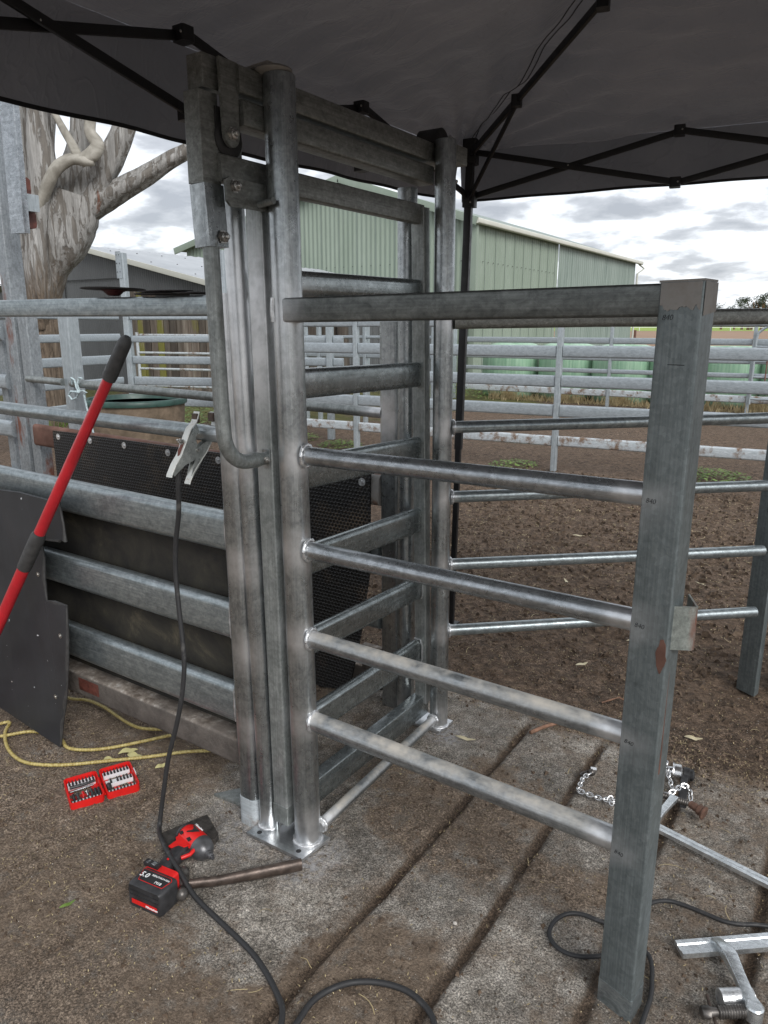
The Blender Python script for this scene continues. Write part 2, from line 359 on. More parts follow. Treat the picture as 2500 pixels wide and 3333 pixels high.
def f(t, b):
    n = noise(t, 2.5, 8, .7, sc=(2.5, 2.5, .25)); col = ramp(t, n, [(.3, (.06, .047, .036)), (.5, (.15, .12, .095)), (.68, (.27, .24, .20))])
    sa = N(t, 'ShaderNodeAttribute', attribute_name='slab'); col = mixc(t, 1.0, col, ramp(t, sa.outputs['Fac'], [(0, .4), (1, 1.6)]), 'MULTIPLY')
    mo = ramp(t, math_(t, 'ADD', noise(t, 1.4, 6, .7, sc=(2, 2, .4)), math_(t, 'MULTIPLY', math_(t, 'GREATER_THAN', sa.outputs['Fac'], .72), .16)), [(.56, 0), (.66, .85)]); col = mixc(t, mo, col, (.17, .165, .02))
    t.links.new(col, b.inputs['Base Color']); b.inputs['Roughness'].default_value = .9; bump(t, b, n, .02, .6)
mk('weathered timber slab', f)
def f(t, b):
    n = noise(t, 2.2, 8, .65, dist=.6, sc=(2, 2, .30)); n2 = noise(t, 9, 9, .75, dist=.5, sc=(2.2, 2.2, .16))
    pale = ramp(t, n2, [(.32, (.14, .134, .125)), (.5, (.26, .253, .24)), (.68, (.40, .392, .375))])
    pat = ramp(t, noise(t, 5.0, 5, .6, dist=.7, sc=(2, 2, .26)), [(.52, 0), (.545, 1)])
    col = mixc(t, pat, pale, ramp(t, n2, [(.3, (.085, .076, .066)), (.7, (.20, .182, .16))]))
    col = mixc(t, ramp(t, n, [(.64, 0), (.69, .9)]), col, (.17, .07, .04))
    s3 = N(t, 'ShaderNodeSeparateXYZ'); c = N(t, 'ShaderNodeTexCoord'); t.links.new(c.outputs['Object'], s3.inputs[0])
    z = ramp(t, math_(t, 'ADD', math_(t, 'MULTIPLY', s3.outputs[2], .2), math_(t, 'MULTIPLY', n2, .35)), [(.58, 1), (.72, 0)])
    rgh = ramp(t, noise(t, 11, 8, .75, sc=(2, 2, .25)), [(.35, (.05, .035, .024)), (.6, (.19, .145, .105)), (.75, (.32, .26, .2))])
    col = mixc(t, z, col, rgh)
    t.links.new(col, b.inputs['Base Color']); b.inputs['Roughness'].default_value = .8
    bump(t, b, math_(t, 'ADD', math_(t, 'MULTIPLY', pat, -.5), n2), .03, .7)
mk('gum bark', f)
def f(t, b):
    t.links.new(ramp(t, noise(t, 3, 6, .6, dist=1), [(.35, (.20, .185, .155)), (.65, (.38, .36, .315))]), b.inputs['Base Color']); b.inputs['Roughness'].default_value = .7
    bump(t, b, noise(t, 9, 6), .02, .4)
mk('smooth cream bark', f)
def leafm(name, a, c):
    def f(t, b):
        oi = N(t, 'ShaderNodeTexCoord'); n = noise(t, 6, 4); t.links.new(ramp(t, n, [(.3, a), (.7, c)]), b.inputs['Base Color']); b.inputs['Roughness'].default_value = .6
        b.inputs['Transmission Weight'].default_value = 0
    mk(name, f)
leafm('green weed leaf', (.06, .12, .02), (.17, .25, .045)); leafm('gum leaf', (.045, .07, .035), (.09, .12, .06))
leafm('dry leaf', (.40, .34, .20), (.62, .56, .40)); leafm('yellow leaf', (.42, .38, .16), (.58, .54, .28)); leafm('dry grass', (.24, .18, .09), (.55, .45, .26))
leafm('far foliage', (.028, .038, .026), (.06, .072, .05))
def f(t, b):
    w = noise(t, 3.2, 5, .6, sc=(6, 6, .3)); t.links.new(ramp(t, w, [(.3, (.20, .36, .24)), (.7, (.36, .53, .38))]), b.inputs['Base Color'])
    b.inputs['Roughness'].default_value = .28; b.inputs['Specular IOR Level'].default_value = .6; bump(t, b, w, .02, .5)
mk('green bale film', f)
def f(t, b):
    t.links.new(ramp(t, noise(t, 5, 8, .7), [(.4, (.10, .075, .05)), (.6, (.20, .15, .105))]), b.inputs['Base Color']); b.inputs['Roughness'].default_value = .8
mk('muddy trough side', f)
def f(t, b):
    g_ = N(t, 'ShaderNodeNewGeometry'); s3 = N(t, 'ShaderNodeSeparateXYZ'); t.links.new(g_.outputs['Normal'], s3.inputs[0])
    base = ramp(t, noise(t, 7, 8, .7), [(.35, (.05, .042, .036)), (.62, (.13, .112, .098))])
    mud = ramp(t, noise(t, 22, 8, .75), [(.38, (.10, .075, .055)), (.54, (.30, .26, .22)), (.66, (.55, .52, .48))])
    t.links.new(mixc(t, math_(t, 'MULTIPLY', ramp(t, s3.outputs[2], [(.35, 0), (.7, 1)]), ramp(t, noise(t, 4, 5, .7), [(.40, .15), (.6, 1)])), base, mud), b.inputs['Base Color']); b.inputs['Roughness'].default_value = .75
    bump(t, b, noise(t, 28, 8, .75), .012, .7)
mk('dirty_beam', f)
M['trough_green'] = plain('dark green plastic', (.02, .052, .042), .45, 0, .3, 8)
def f(t, b):
    c = N(t, 'ShaderNodeTexCoord')
    at = N(t, 'ShaderNodeAttribute', attribute_name='dirt')
    d = at.outputs['Fac']
    grit = noise(t, 150, 6, .8)
    dirt = ramp(t, noise(t, 26, 8, .75), [(.32, (.082, .060, .043)), (.5, (.195, .150, .113)), (.68, (.35, .28, .218))])
    dirt = mixc(t, 1.0, dirt, ramp(t, grit, [(.40, .16), (.5, .85), (.585, 2.6)]), 'MULTIPLY')
    dirt = mixc(t, ramp(t, noise(t, 1.3, 4), [(.35, .15), (.65, .9)]), dirt, ramp(t, noise(t, 17, 9, .8), [(.35, (.11, .078, .055)), (.65, (.33, .25, .18))]))
    conc = ramp(t, noise(t, 12, 9, .78), [(.34, (.17, .150, .125)), (.5, (.33, .298, .258)), (.6, (.45, .412, .365)), (.72, (.56, .525, .48))])
    bl = ramp(t, noise(t, 2.2, 6, .65, dist=.5), [(.38, .58), (.6, 1.12)]); conc = mixc(t, 1.0, conc, bl, 'MULTIPLY')
    conc = mixc(t, 1.0, conc, ramp(t, noise(t, 55, 8, .8, dist=.4), [(.38, .68), (.5, 1), (.62, 1.28)]), 'MULTIPLY')
    conc = mixc(t, ramp(t, noise(t, 5, 7, .75), [(.48, 0), (.64, .7)]), conc, (.21, .160, .120))
    conc = mixc(t, 1.0, conc, ramp(t, noise(t, 200, 6, .9), [(.40, .22), (.5, .92), (.59, 2.3)]), 'MULTIPLY')
    dirt = mixc(t, ramp(t, d, [(.82, 0), (.98, 1)]), dirt, mixc(t, 1.0, mixc(t, 1.0, dirt, (.58, .53, .50), 'MULTIPLY'), ramp(t, noise(t, 20, 6, .8, dist=.6), [(.38, .55), (.5, 1.0), (.60, 1.5)]), 'MULTIPLY'))
    fac = math_(t, 'ADD', d, math_(t, 'MULTIPLY', math_(t, 'SUBTRACT', noise(t, 13, 7, .7), .5), 1.1)); fac = ramp(t, fac, [(.34, 0), (.60, 1)])
    col = mixc(t, fac, conc, dirt)
    gv = N(t, 'ShaderNodeAttribute', attribute_name='groove'); col = mixc(t, math_(t, 'MULTIPLY', gv.outputs['Fac'], .8, True), col, mixc(t, 1.0, (.075, .050, .034), ramp(t, grit, [(.38, .3), (.5, .9), (.60, 2.0)]), 'MULTIPLY'))
    # silver overspray round the fresh base plates and green tinge in the far paddock soil
    a2 = N(t, 'ShaderNodeAttribute', attribute_name='silver'); sv = math_(t, 'MULTIPLY', a2.outputs['Fac'], ramp(t, noise(t, 45, 6, .7), [(.42, 0), (.6, 1)]), True)
    col = mixc(t, sv, col, (.50, .50, .52))
    a3 = N(t, 'ShaderNodeAttribute', attribute_name='grass'); g3 = ramp(t, math_(t, 'ADD', a3.outputs['Fac'], math_(t, 'MULTIPLY', math_(t, 'SUBTRACT', noise(t, .9, 7, .7), .5), 1.2)), [(.45, 0), (.6, 1)])
    col = mixc(t, g3, col, ramp(t, noise(t, 6, 6, .7), [(.3, (.05, .06, .018)), (.7, (.16, .145, .05))]))
    t.links.new(col, b.inputs['Base Color']); b.inputs['Roughness'].default_value = .9; b.inputs['Specular IOR Level'].default_value = .3
    hh = math_(t, 'ADD', math_(t, 'MULTIPLY', noise(t, 26, 8, .75), 1.0), math_(t, 'MULTIPLY', noise(t, 140, 4, .65), .45))
    bump(t, b, hh, .03, 1.0)
mk('yard ground', f)
def f(t, b):
    t.links.new(ramp(t, noise(t, .12, 6, .7, sc=(1, 4, 1)), [(.3, (.20, .125, .075)), (.7, (.33, .215, .14))]), b.inputs['Base Color']); b.inputs['Roughness'].default_value = .95
mk('track soil', f)
def f(t, b):
    t.links.new(ramp(t, noise(t, .05, 6, .7), [(.3, (.16, .26, .04)), (.7, (.30, .38, .07))]), b.inputs['Base Color']); b.inputs['Roughness'].default_value = .95
mk('paddock grass', f)
def f(t, b):
    n = noise(t, 90, 2, .5); t.links.new(ramp(t, n, [(.3, (.30, .22, .06)), (.7, (.50, .42, .17))]), b.inputs['Base Color']); b.inputs['Roughness'].default_value = .35
mk('yellow hose', f)
M['clod'] = plain('dry soil crumbs', (.13, .09, .06), .95, 0, .5, 40, .001, c2=(.045, .03, .02))
M['twig'] = plain('brown twig', (.20, .11, .07), .8, 0, .4, 30)
M['stone'] = plain('pale stone', (.45, .42, .38), .8, 0, .2, 30)
M['rusty_nut'] = plain('brown rusted nut steel', (.12, .065, .045), .7, .2, .4, 40)
M['twine'] = plain('blue white twine', (.50, .60, .62), .8, 0, .3, 90)
def f(t, b):
    t.links.new(ramp(t, noise(t, 6, 8, .75, sc=(1, 1, .4)), [(.4, (.055, .05, .05)), (.52, (.12, .095, .06)), (.68, (.42, .42, .43))]), b.inputs['Base Color']); b.inputs['Roughness'].default_value = .8
    bump(t, b, noise(t, 20, 6), .01, .8)
mk('mossy tyre rubber', f)
def f(t, b):
    t.links.new(ramp(t, noise(t, 10, 7, .7), [(.30, (.17, .165, .155)), (.48, (.25, .24, .225)), (.62, (.215, .195, .175)), (.70, (.13, .075, .05))]), b.inputs['Base Color']); b.inputs['Roughness'].default_value = .75
mk('smeared grey primer', f)
# ------------------------------------------------------------------ ground
def axis_pts(lo, hi, a, b, step, grow=1.10):
    mid = list(np.arange(a, b, step)); l = []; d = step; x = a
    while x > lo: d *= grow; x -= d; l.append(x)
    r = []; d = step; x = mid[-1]
    while x < hi: d *= grow; x += d; r.append(x)
    return np.array(l[::-1]+mid+r)
gx = axis_pts(-1500, 1500, -1.9, 1.5, .0105, 1.035); gy = axis_pts(-60, 3000, -.75, 2.3, .0105, 1.03)
X, Y = np.meshgrid(gx, gy)
near = 1-sstep(9, 22, np.hypot(X-.5, Y-1))
edge = 1.06+.22*(fbm(X*1.7, X*0+3.3, 3, 5)-.5)*2
dirt = sstep(edge-.10, edge+.14, Y)                      # soil beyond the slab
left = sstep(-.28, -.62, X+.35*(Y+.3))*.72*sstep(-2.2, -1.2, X+0*Y+0)   # soil trodden over the slab on the left
lm_ = np.maximum(sstep(-.34, -.60, X), sstep(.06, -.12, Y+.2+.42*(X+.46))*sstep(.55, .25, X)); left = (.42+.46*fbm(X*2.1, Y*2.1, 4, 9))*lm_
dirt = np.maximum(dirt, left)
patch = sstep(.50, .68, fbm(X*2.3+4, Y*2.3, 4, 31))*.62; dirt = np.maximum(dirt, patch*sstep(-.6, .2, X))
dirt = np.maximum(dirt, .30*sstep(.55, 1.0, X)+.12*sstep(.1,.5,X))
groove = np.zeros_like(X)
for gxx in (-.93, -.62, -.31, .0, .31, .612, .932, 1.245, 1.55):
    wob = gxx+.008*(vnoise(Y*3, Y*0+gxx*10, 3)-.5)*2
    if gxx == 0.0: continue
    groove = np.maximum(groove, (1-sstep(.006, .026, np.abs(X-wob)+.006*(fbm(X*30, Y*30, 3, 6)-.5)))*(.35 if gxx < .1 else 1)*(.75+.3*vnoise(Y*5, Y*0+gxx*7, 5)))
groove *= 1-sstep(.95, 1.25, Y)
dirt = np.clip(np.maximum(dirt, groove*(.75+.3*vnoise(X*9, Y*9, 8))), 0, 1)
h = .010*(fbm(X*2.0, Y*2.0, 3, 1)-.5)+near*(.020*(fbm(X*9, Y*9, 5, 2, .6)-.5)*(.18+dirt)+.010*(fbm(X*38, Y*38, 3, 4, .6)-.5)*(.10+dirt*.9))
h += -.020*groove-.004*sstep(1.0, 1.3, Y)
h += near*sstep(1.15, 1.7, Y)*(.035*(fbm(X*2.4, Y*2.4, 4, 12)-.5)+.045*np.minimum(0, fbm(X*5.5, Y*5.5, 2, 14)-.52)+.012*(fbm(X*14, Y*14, 3, 15)-.5))
flat = np.zeros_like(X)
for (cx_, cy_, r_) in ((0, 0, .12), (-.12, 0, .14), (0, .84, .12), (1, 0, .09), (-.3, .9, .1)): flat = np.maximum(flat, 1-sstep(r_*.7, r_, np.hypot(X-cx_, Y-cy_)))
Z = (h*(1-flat)-.002)
silver = np.zeros_like(X)
for cx_, cy_, r_, k in ((.06, -.02, .13, .5), (.05, -.09, .12, .8), (.03, .82, .10, .9), (.07, .80, .10, .7), (-.2, -.10, .2, .42), (-.3, .0, .14, .35)): silver = np.maximum(silver, k*(1-sstep(r_*.2, r_, np.hypot(X-cx_, Y-cy_))))
D_ = (X-CAMP.x)*FW.x+(Y-CAMP.y)*FW.y
grass = .62*sstep(11.5, 13.0, D_)*sstep(-4.2, -6.0, X)+.45*sstep(11.8, 12.6, Y)*(1-sstep(-5.5, -4.0, X)*.6)
grass = np.clip(grass, 0, 1)
V = np.stack([X.ravel(), Y.ravel(), Z.ravel()], 1); ny, nx = X.shape
idx = np.arange(ny*nx).reshape(ny, nx); F = np.stack([idx[:-1, :-1].ravel(), idx[:-1, 1:].ravel(), idx[1:, 1:].ravel(), idx[1:, :-1].ravel()], 1)
me = bpy.data.meshes.new('ground'); me.vertices.add(len(V)); me.vertices.foreach_set('co', V.ravel())
me.loops.add(F.size); me.loops.foreach_set('vertex_index', F.ravel().astype(np.int32))
me.polygons.add(len(F)); me.polygons.foreach_set('loop_start', np.arange(0, F.size, 4, dtype=np.int32)); me.polygons.foreach_set('loop_total', np.full(len(F), 4, dtype=np.int32))
me.update(calc_edges=True); me.validate(); me.shade_smooth()
for nm, arr in (('dirt', dirt), ('silver', silver), ('grass', grass), ('groove', groove)):
    a = me.attributes.new(nm, 'FLOAT', 'POINT'); a.data.foreach_set('value', arr.ravel().astype(np.float32))
me.materials.append(M['yard ground']); g = bpy.data.objects.new('ground', me); COL.objects.link(g); g['kind'] = 'structure'
def gz(x, y):
    j = int(np.clip(np.searchsorted(gx, x), 0, nx-1)); i = int(np.clip(np.searchsorted(gy, y), 0, ny-1)); return float(Z[i, j])
def strip(name, d0, d1, mat, z, half=900):
    b = MB(); c = CAMP.copy(); c.z = 0; pts = []
    for d in (d0, d1):
        for k in range(-20, 21): pts.append(c+FW*d+RT*(k/20*half)+Vector((0, 0, z)))
    b.add(pts, [(i, i+1, 42+i, 41+i) for i in range(40)]); o = b.build(name, mat, smooth=False); o['kind'] = 'structure'; return o
strip('track', 62, 290, M['track soil'], .06)
strip('paddock', 290, 1300, M['paddock grass'], .10, 1500)
b = MB(); pts = []; c0 = CAMP+FW*640; c0.z = 0
for j in range(13):
    for i in range(41):
        u = (i/40-.5)*2; w = j/12; hh = 13*math.exp(-((u-.45)/.55)**2)*math.sin(math.pi*min(1, w*1.0))*(.8+.4*float(vnoise(i*.3, j*.4, 6)))
        p = c0+RT*(u*700)+FW*((w-.3)*320); pts.append((p.x, p.y, hh-.5))
b.add(pts, [(j*41+i, j*41+i+1, j*41+i+42, j*41+i+41) for j in range(12) for i in range(40)]); o = b.build('hill', M['paddock grass']); o['kind'] = 'structure'
# ------------------------------------------------------------------ scattered crumbs, straw, leaves
def crumbs():
    b = MB(); n = 0
    while n < 14000:
        if rng.random() < .45: x = rng.uniform(-1.8, 1.35); y = rng.uniform(-.75, 1.3)
        else: d = rng.uniform(0, 1)**1.4; x = rng.uniform(-2.0, 2.4); y = 1.0+d*5.5
        i = min(ny-1, np.searchsorted(gy, y)); j = min(nx-1, np.searchsorted(gx, x))
        if rng.random() > dirt[i, j]*.8+.03+.9*groove[i, j]: continue
        r = rng.uniform(.0020, .0060)*(1+1.5*min(1.6, max(0, y-1.1)))*(1+rng.random()**6*1.2); 
        if -1.3 < x < -.05 and .02 < y < .85: continue
        z = float(Z[i, j]); a = rng.uniform(0, 6.28); s = rng.uniform(.6, 1.4)
        P = [(math.cos(a+k*2.094)*r*rng.uniform(.7, 1.3), math.sin(a+k*2.094)*r*s) for k in range(3)]
        top = (rng.uniform(-.4, .4)*r, rng.uniform(-.4, .4)*r)
        b.add([(x+p[0], y+p[1], z-.001) for p in P]+[(x+p[0]*.5+top[0], y+p[1]*.5+top[1], z+r*rng.uniform(.5, 1)) for p in P], [(0, 1, 4, 3), (1, 2, 5, 4), (2, 0, 3, 5), (3, 4, 5)]); n += 1
    o = b.build('soil_crumbs', M['clod'], smooth=False); tag(o, 'dark crumbs of soil scattered over the concrete and dirt', 'soil', kind='stuff')
    b = MB(); n = 0
    while n < 5000:
        x = rng.uniform(-1.8, 1.35); y = rng.uniform(-.75, 1.9); i = min(ny-1, np.searchsorted(gy, y)); j = min(nx-1, np.searchsorted(gx, x))
        if groove[i, j] > .4 or (-1.3 < x < -.05 and .02 < y < .85): continue
        r = rng.uniform(.0007, .0021); z = float(Z[i, j]); a = rng.uniform(0, 6.28)
        P = [(x+math.cos(a+k*2.094)*r*rng.uniform(.7, 1.4), y+math.sin(a+k*2.094)*r, z-.0005) for k in range(3)]; b.add(P+[(x, y, z+r*.9)], [(0, 1, 3), (1, 2, 3), (2, 0, 3)]); n += 1
    o = b.build('pale_grit', M['stone'], smooth=False); tag(o, 'tiny pale grit sprinkled on the worn slab', 'grit', kind='stuff')
    b = MB(); n = 0
    while n < 13000:
        if rng.random() < .6: x = rng.uniform(-1.8, 1.35); y = rng.uniform(-.75, 1.3)
        else: x = rng.uniform(-2, 2.4); y = 1+rng.random()**1.5*5
        i = min(ny-1, np.searchsorted(gy, y)); j = min(nx-1, np.searchsorted(gx, x))
        if rng.random() > dirt[i, j]*(1 if x < .1 or y > 1 else .35)+.02: continue
        z = float(Z[i, j])+.002; L = rng.uniform(.0018, .0055)*(1+.5*max(0, y-1)); a = rng.uniform(0, 6.28); w = rng.uniform(.0005, .0012)*(1+.5*max(0, y-1)); kx = rng.uniform(-.4, .4)*L
        dx_, dy_ = math.cos(a), math.sin(a); q = []
        for s, off, zz in ((-1, 0, 0), (0, kx, .003), (1, 0, .001)):
            cx_, cy_ = x+dx_*L*s-dy_*off, y+dy_*L*s+dx_*off; q += [(cx_-dy_*w, cy_+dx_*w, z+zz), (cx_+dy_*w, cy_-dx_*w, z+zz)]
        b.add(q, [(0, 1, 3, 2), (2, 3, 5, 4)]); n += 1
    for _ in range(90):
        x = rng.uniform(-1.7, 1.3); y = rng.uniform(-.7, 4.5)
        if -1.3 < x < -.05 and .02 < y < .85: continue
        L = rng.uniform(.012, .035)*(1+.3*max(0, y-1)); a = rng.uniform(0, 6.28); w = rng.uniform(.0007, .0012)*(1+.3*max(0, y-1)); kk = rng.uniform(-.5, .5)*L; dx_, dy_ = math.cos(a), math.sin(a); q = []
        for s_ in (-1, -.5, 0, .5, 1):
            off = kk*(1-s_*s_); cx_, cy_ = x+dx_*L*s_-dy_*off, y+dy_*L*s_+dx_*off; zz = gz(cx_, cy_)+.003+.004*(1-s_*s_); q += [(cx_-dy_*w, cy_+dx_*w, zz), (cx_+dy_*w, cy_-dx_*w, zz)]
        b.add(q, [(0, 1, 3, 2), (2, 3, 5, 4), (4, 5, 7, 6), (6, 7, 9, 8)])
    o = b.build('chaff', M['dry grass'], smooth=False); tag(o, 'fine straw coloured chaff sprinkled over the ground', 'chaff', kind='stuff')
crumbs()
def leaf(x, y, L, w, ang, mat, label, group=None, name='gum_leaf', curl=.2):
    b = MB(); z = gz(x, y)+.004; c, s = math.cos(ang), math.sin(ang); n = 8; up = []; lo = []
    for k in range(n+1):
        t = k/n; u = (t-.5)*L; hw = w/2*math.sin(math.pi*t)**.8*(1.15-.4*t)+.0006; bend = curl*L*(t-.5)**2*1.6
        zz = .25*w*abs(math.sin(t*5))+.012*L*4*(t-.5)**2
        for arr, sg in ((up, 1), (lo, -1)):
            yy = bend+sg*hw; arr.append((c*u-s*yy, s*u+c*yy, zz+(.35*hw if sg > 0 else 0)))
    vs = up+lo; b.add(vs, [(k, k+1, n+2+k, n+1+k) for k in range(n)])
    b.add([(p[0], p[1], p[2]-.0006) for p in vs], [(k, k+1, n+2+k, n+1+k) for k in range(n)])
    o = b.build(name, mat, None, 60); o.location = (x, y, z); return tag(o, label, 'leaf', group)
dry = 'dry pale gum leaf lying on the brown dirt beyond the slab'
for x, y, L, a in ((-.05, 2.35, .09, .4), (-.2, 2.9, .10, 2.1), (.45, 2.15, .10, .7), (.9, 2.6, .08, 1.2), (.55, 3.3, .09, 2.6), (1.15, 3.0, .09, .3), (.2, 3.9, .08, 1.9), (1.35, 3.6, .1, .6), (.8, 4.3, .1, 2.9), (-.5, 4.0, .1, .2), (.05, 4.9, .1, 1.1), (.65, 5.4, .1, .4), (-.7, 5.3, .1, 2.3), (-.45, 3.1, .09, 2.7), (1.3, 4.9, .1, 1.5), (.3, 1.75, .07, .9)):
    leaf(x, y, L, .018, a, M['dry leaf'], dry, 'dry gum leaves strewn over the dirt')
leaf(-.913, .020, .075, .026, .9, M['yellow leaf'], 'long yellow leaf lying over the yellow hose above the open red case', curl=-.3)
leaf(-.868, .010, .070, .030, .2, M['yellow leaf'], 'broad yellow leaf between the hose and the open red case')
leaf(-.935, -.052, .055, .024, .35, M['yellow leaf'], 'small yellow leaf touching the top edge of the red case by its hinge')
leaf(-.722, .02, .045, .02, 1.2, M['yellow leaf'], 'curled yellow leaf right of the white latch of the red case')
leaf(-.40, -.585, .045, .010, 1.25, M['green weed leaf'], 'narrow green leaf alone on the ground left of the battery')
leaf(.14, .815, .085, .016, .15, M['dry leaf'], 'silver grey leaf beside the foot of the rear gate post')
leaf(.90, 1.32, .07, .02, .2, M['dry leaf'], 'pale leaf on the dirt just right of the wing post')
def stick(pts, r, label, name='stick'):
    b = MB(); b.tube([(x, y, gz(x, y)+z) for x, y, z in pts], [r*(1-.08*k) for k in range(len(pts))], 7); tag(b.build(name, M['twig'], None, 60, org=(pts[0][0], pts[0][1], 0)), label, 'stick')
stick([(.34, 1.00, .008), (.37, 1.07, .010), (.41, 1.13, .012), (.46, 1.18, .012), (.52, 1.21, .009)], .0085, 'curved brown stick on the edge of the dirt behind the wing rails')
stick([(.50, 1.42, .006), (.56, 1.47, .02), (.62, 1.47, .006)], .004, 'thin arched twig on the dirt beyond the curved stick')
b = MB(); b.sph((.55, -.035, .004), .007, 8, 6, (1, .8, .7)); tag(b.build('stone', M['stone'], org=(.55, -.035, 0)), 'small white stone on the bare slab between the grooves', 'stone')
b = MB(); b.sph((-.655, -.02, .012), .022, 7, 5, (1.1, .8, .7)); tag(b.build('dirt_lump', M['clod'], org=(-.655, -.02, 0), ang=20), 'brown lump of dirt by the hose right of the red case', 'lump')
# weeds
def weed(x, y, r, hgt, n, label, mat='green weed leaf', name='weed_clump', seed=0, group=None, blade=False):
    rg = random.Random(seed); b = MB(); z0 = 0
    for k in range(n):
        a = rg.uniform(0, 6.28); d = r*rg.random()**.6; px, py = math.cos(a)*d, math.sin(a)*d; hz = hgt*(1-.6*(d/r)**2)*rg.uniform(.3, 1)
        if blade:
            t = rg.uniform(-.5, .5); w = .006*rg.uniform(.7, 1.5)*max(1, r); q = rg.uniform(0, 3.14)
            tx, ty = px+math.cos(a)*hz*.6*rg.uniform(0, 1), py+math.sin(a)*hz*.6*rg.uniform(0, 1)
            b.add([(px-math.cos(q)*w, py-math.sin(q)*w, z0), (px+math.cos(q)*w, py+math.sin(q)*w, z0), (tx, ty, hz)], [(0, 1, 2)])
        else:
            L = rg.uniform(.014, .034)*(1+r); q = rg.uniform(0, 6.28); tl = rg.uniform(-.5, .7); w = L*.45
            dx_, dy_ = math.cos(q), math.sin(q)
            b.add([(px, py, hz), (px+dx_*L*.5-dy_*w, py+dy_*L*.5+dx_*w, hz+tl*L*.5), (px+dx_*L, py+dy_*L, hz+tl*L*.6), (px+dx_*L*.5+dy_*w, py+dy_*L*.5-dx_*w, hz+tl*L*.5)], [(0, 1, 2, 3)])
    o = b.build(name, M[mat], smooth=False); o.location = (x, y, -.01); return tag(o, label, 'weed', group)
weed(-4.75, 6.52, .30, .10, 420, 'low green weed clump seen through the gate rails', seed=1)
weed(-5.55, 6.75, .22, .12, 260, 'green weed clump beside the front gate post, left of the others', seed=2)
weed(-2.15, 6.50, .30, .08, 300, 'green weeds at the foot of the mid fence post', seed=3)
weed(-.05, 6.95, .42, .11, 520, 'bright green weed patch right of the wing post', seed=4)
weed(-6.75, 13.3, .9, .38, 700, 'tall yellow green weeds behind the black canopy leg', seed=5)
weed(-7.9, 6.9, 1.0, .42, 900, 'mossy yellow green growth right of the water trough', seed=6)
weed(-10.6, 5.6, .9, .35, 700, 'bright green grass tuft seen between the race posts', seed=7, blade=True)
b = MB(); rg = random.Random(20)
for k in range(2600):
    x = -6.2+6.6*rg.random(); x += .25*math.sin(x*5); y = 14.12+rg.gauss(0, .12); hz = rg.uniform(.05, .34)*(.5+.7*float(vnoise(x*2.2, 3.1, 4))); a = rg.uniform(0, 6.28); w = rg.uniform(.006, .012)
    b.add([(x-w, y, 0), (x+w, y, 0), (x+math.cos(a)*hz*.5, y+math.sin(a)*hz*.3, hz)], [(0, 1, 2)])
tag(b.build('dry_grass', M['dry grass'], smooth=False), 'straggly dry grass growing along the base of the wrapped bales', 'grass', kind='stuff')
# ------------------------------------------------------------------ sliding gate frame (two posts, header, plates)
SPRAY += [((0, 0, z), .085) for z in (1.25, .985, .71, .44)]+[((0, 0, 1.64), .08), ((0, 0, .02), .16), ((-.15, -.01, .02), .10), ((0, .84, .02), .14), ((-.15, .85, .02), .1)]
SPRAY += [((.0, .84, z), .07) for z in (1.24, .97, .70, .43, 1.62)]+[((.935, .0, z), .075) for z in (1.25, .985, .71, .43)]
SPRAY += [((.03, .0, .06), .12), ((0, .8, .06), .10), ((-.23, -.03, 1.6), .35), ((-.2, .0, 1.25), .14), ((-.2, 0, .62), .10), ((-.2, 0, .9), .10), ((-.2, 0, .35), .09), ((-.3, .87, 1.25), .12)]
SPRAY += [((-.09, .87, z), .07) for z in (1.42, 1.15, .88, .61, .33)]+[((1.0, 1.8, z), .06) for z in (.97, .70, .43)]
fr = thing('gate_frame', 'tall galvanised sliding gate frame with round posts and double header beams', 'gate frame', (0, 0, 0))
def post(name, p, q, r, mat, par, cap=True):
    b = MB(); b.pipe(p, q, r, 28); return b.build(name, mat, par, 40, spray=True)
post('front_post', (.001, 0, .01), (-.022, 0, 2.205), .041, M['galv_v'], fr)
post('rear_post', (.005, .84, .01), (-.012, .84, 2.215), .036, M['galv_v'], fr)
post('guide_post', (-.150, -.012, .01), (-.190, -.012, 2.08), .031, M['galv_v'], fr)
post('guide_post', (-.168, .86, .01), (-.176, .86, 2.08), .036, M['galv_v'], fr)
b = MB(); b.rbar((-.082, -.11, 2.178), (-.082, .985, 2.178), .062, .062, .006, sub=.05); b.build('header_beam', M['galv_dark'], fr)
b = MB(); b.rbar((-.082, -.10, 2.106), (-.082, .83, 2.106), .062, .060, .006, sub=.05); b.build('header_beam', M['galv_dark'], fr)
b = MB(); b.obox((-.062, -.0, 2.222), (.045, 0, .002), (0, .045, 0), (0, 0, .0035), 0); b.sph((-.03, -.01, 2.214), .048, 14, 8, (1, 1, .25)); b.build('post_cap', M['smeared grey primer'], fr)
b = MB(); b.rbar((-.106, -.168, 2.143), (-.106, -.168, 2.216), .052, .066, .003, (0, 1, 0), 0); b.build('beam_end', M['galv_dark'], fr)
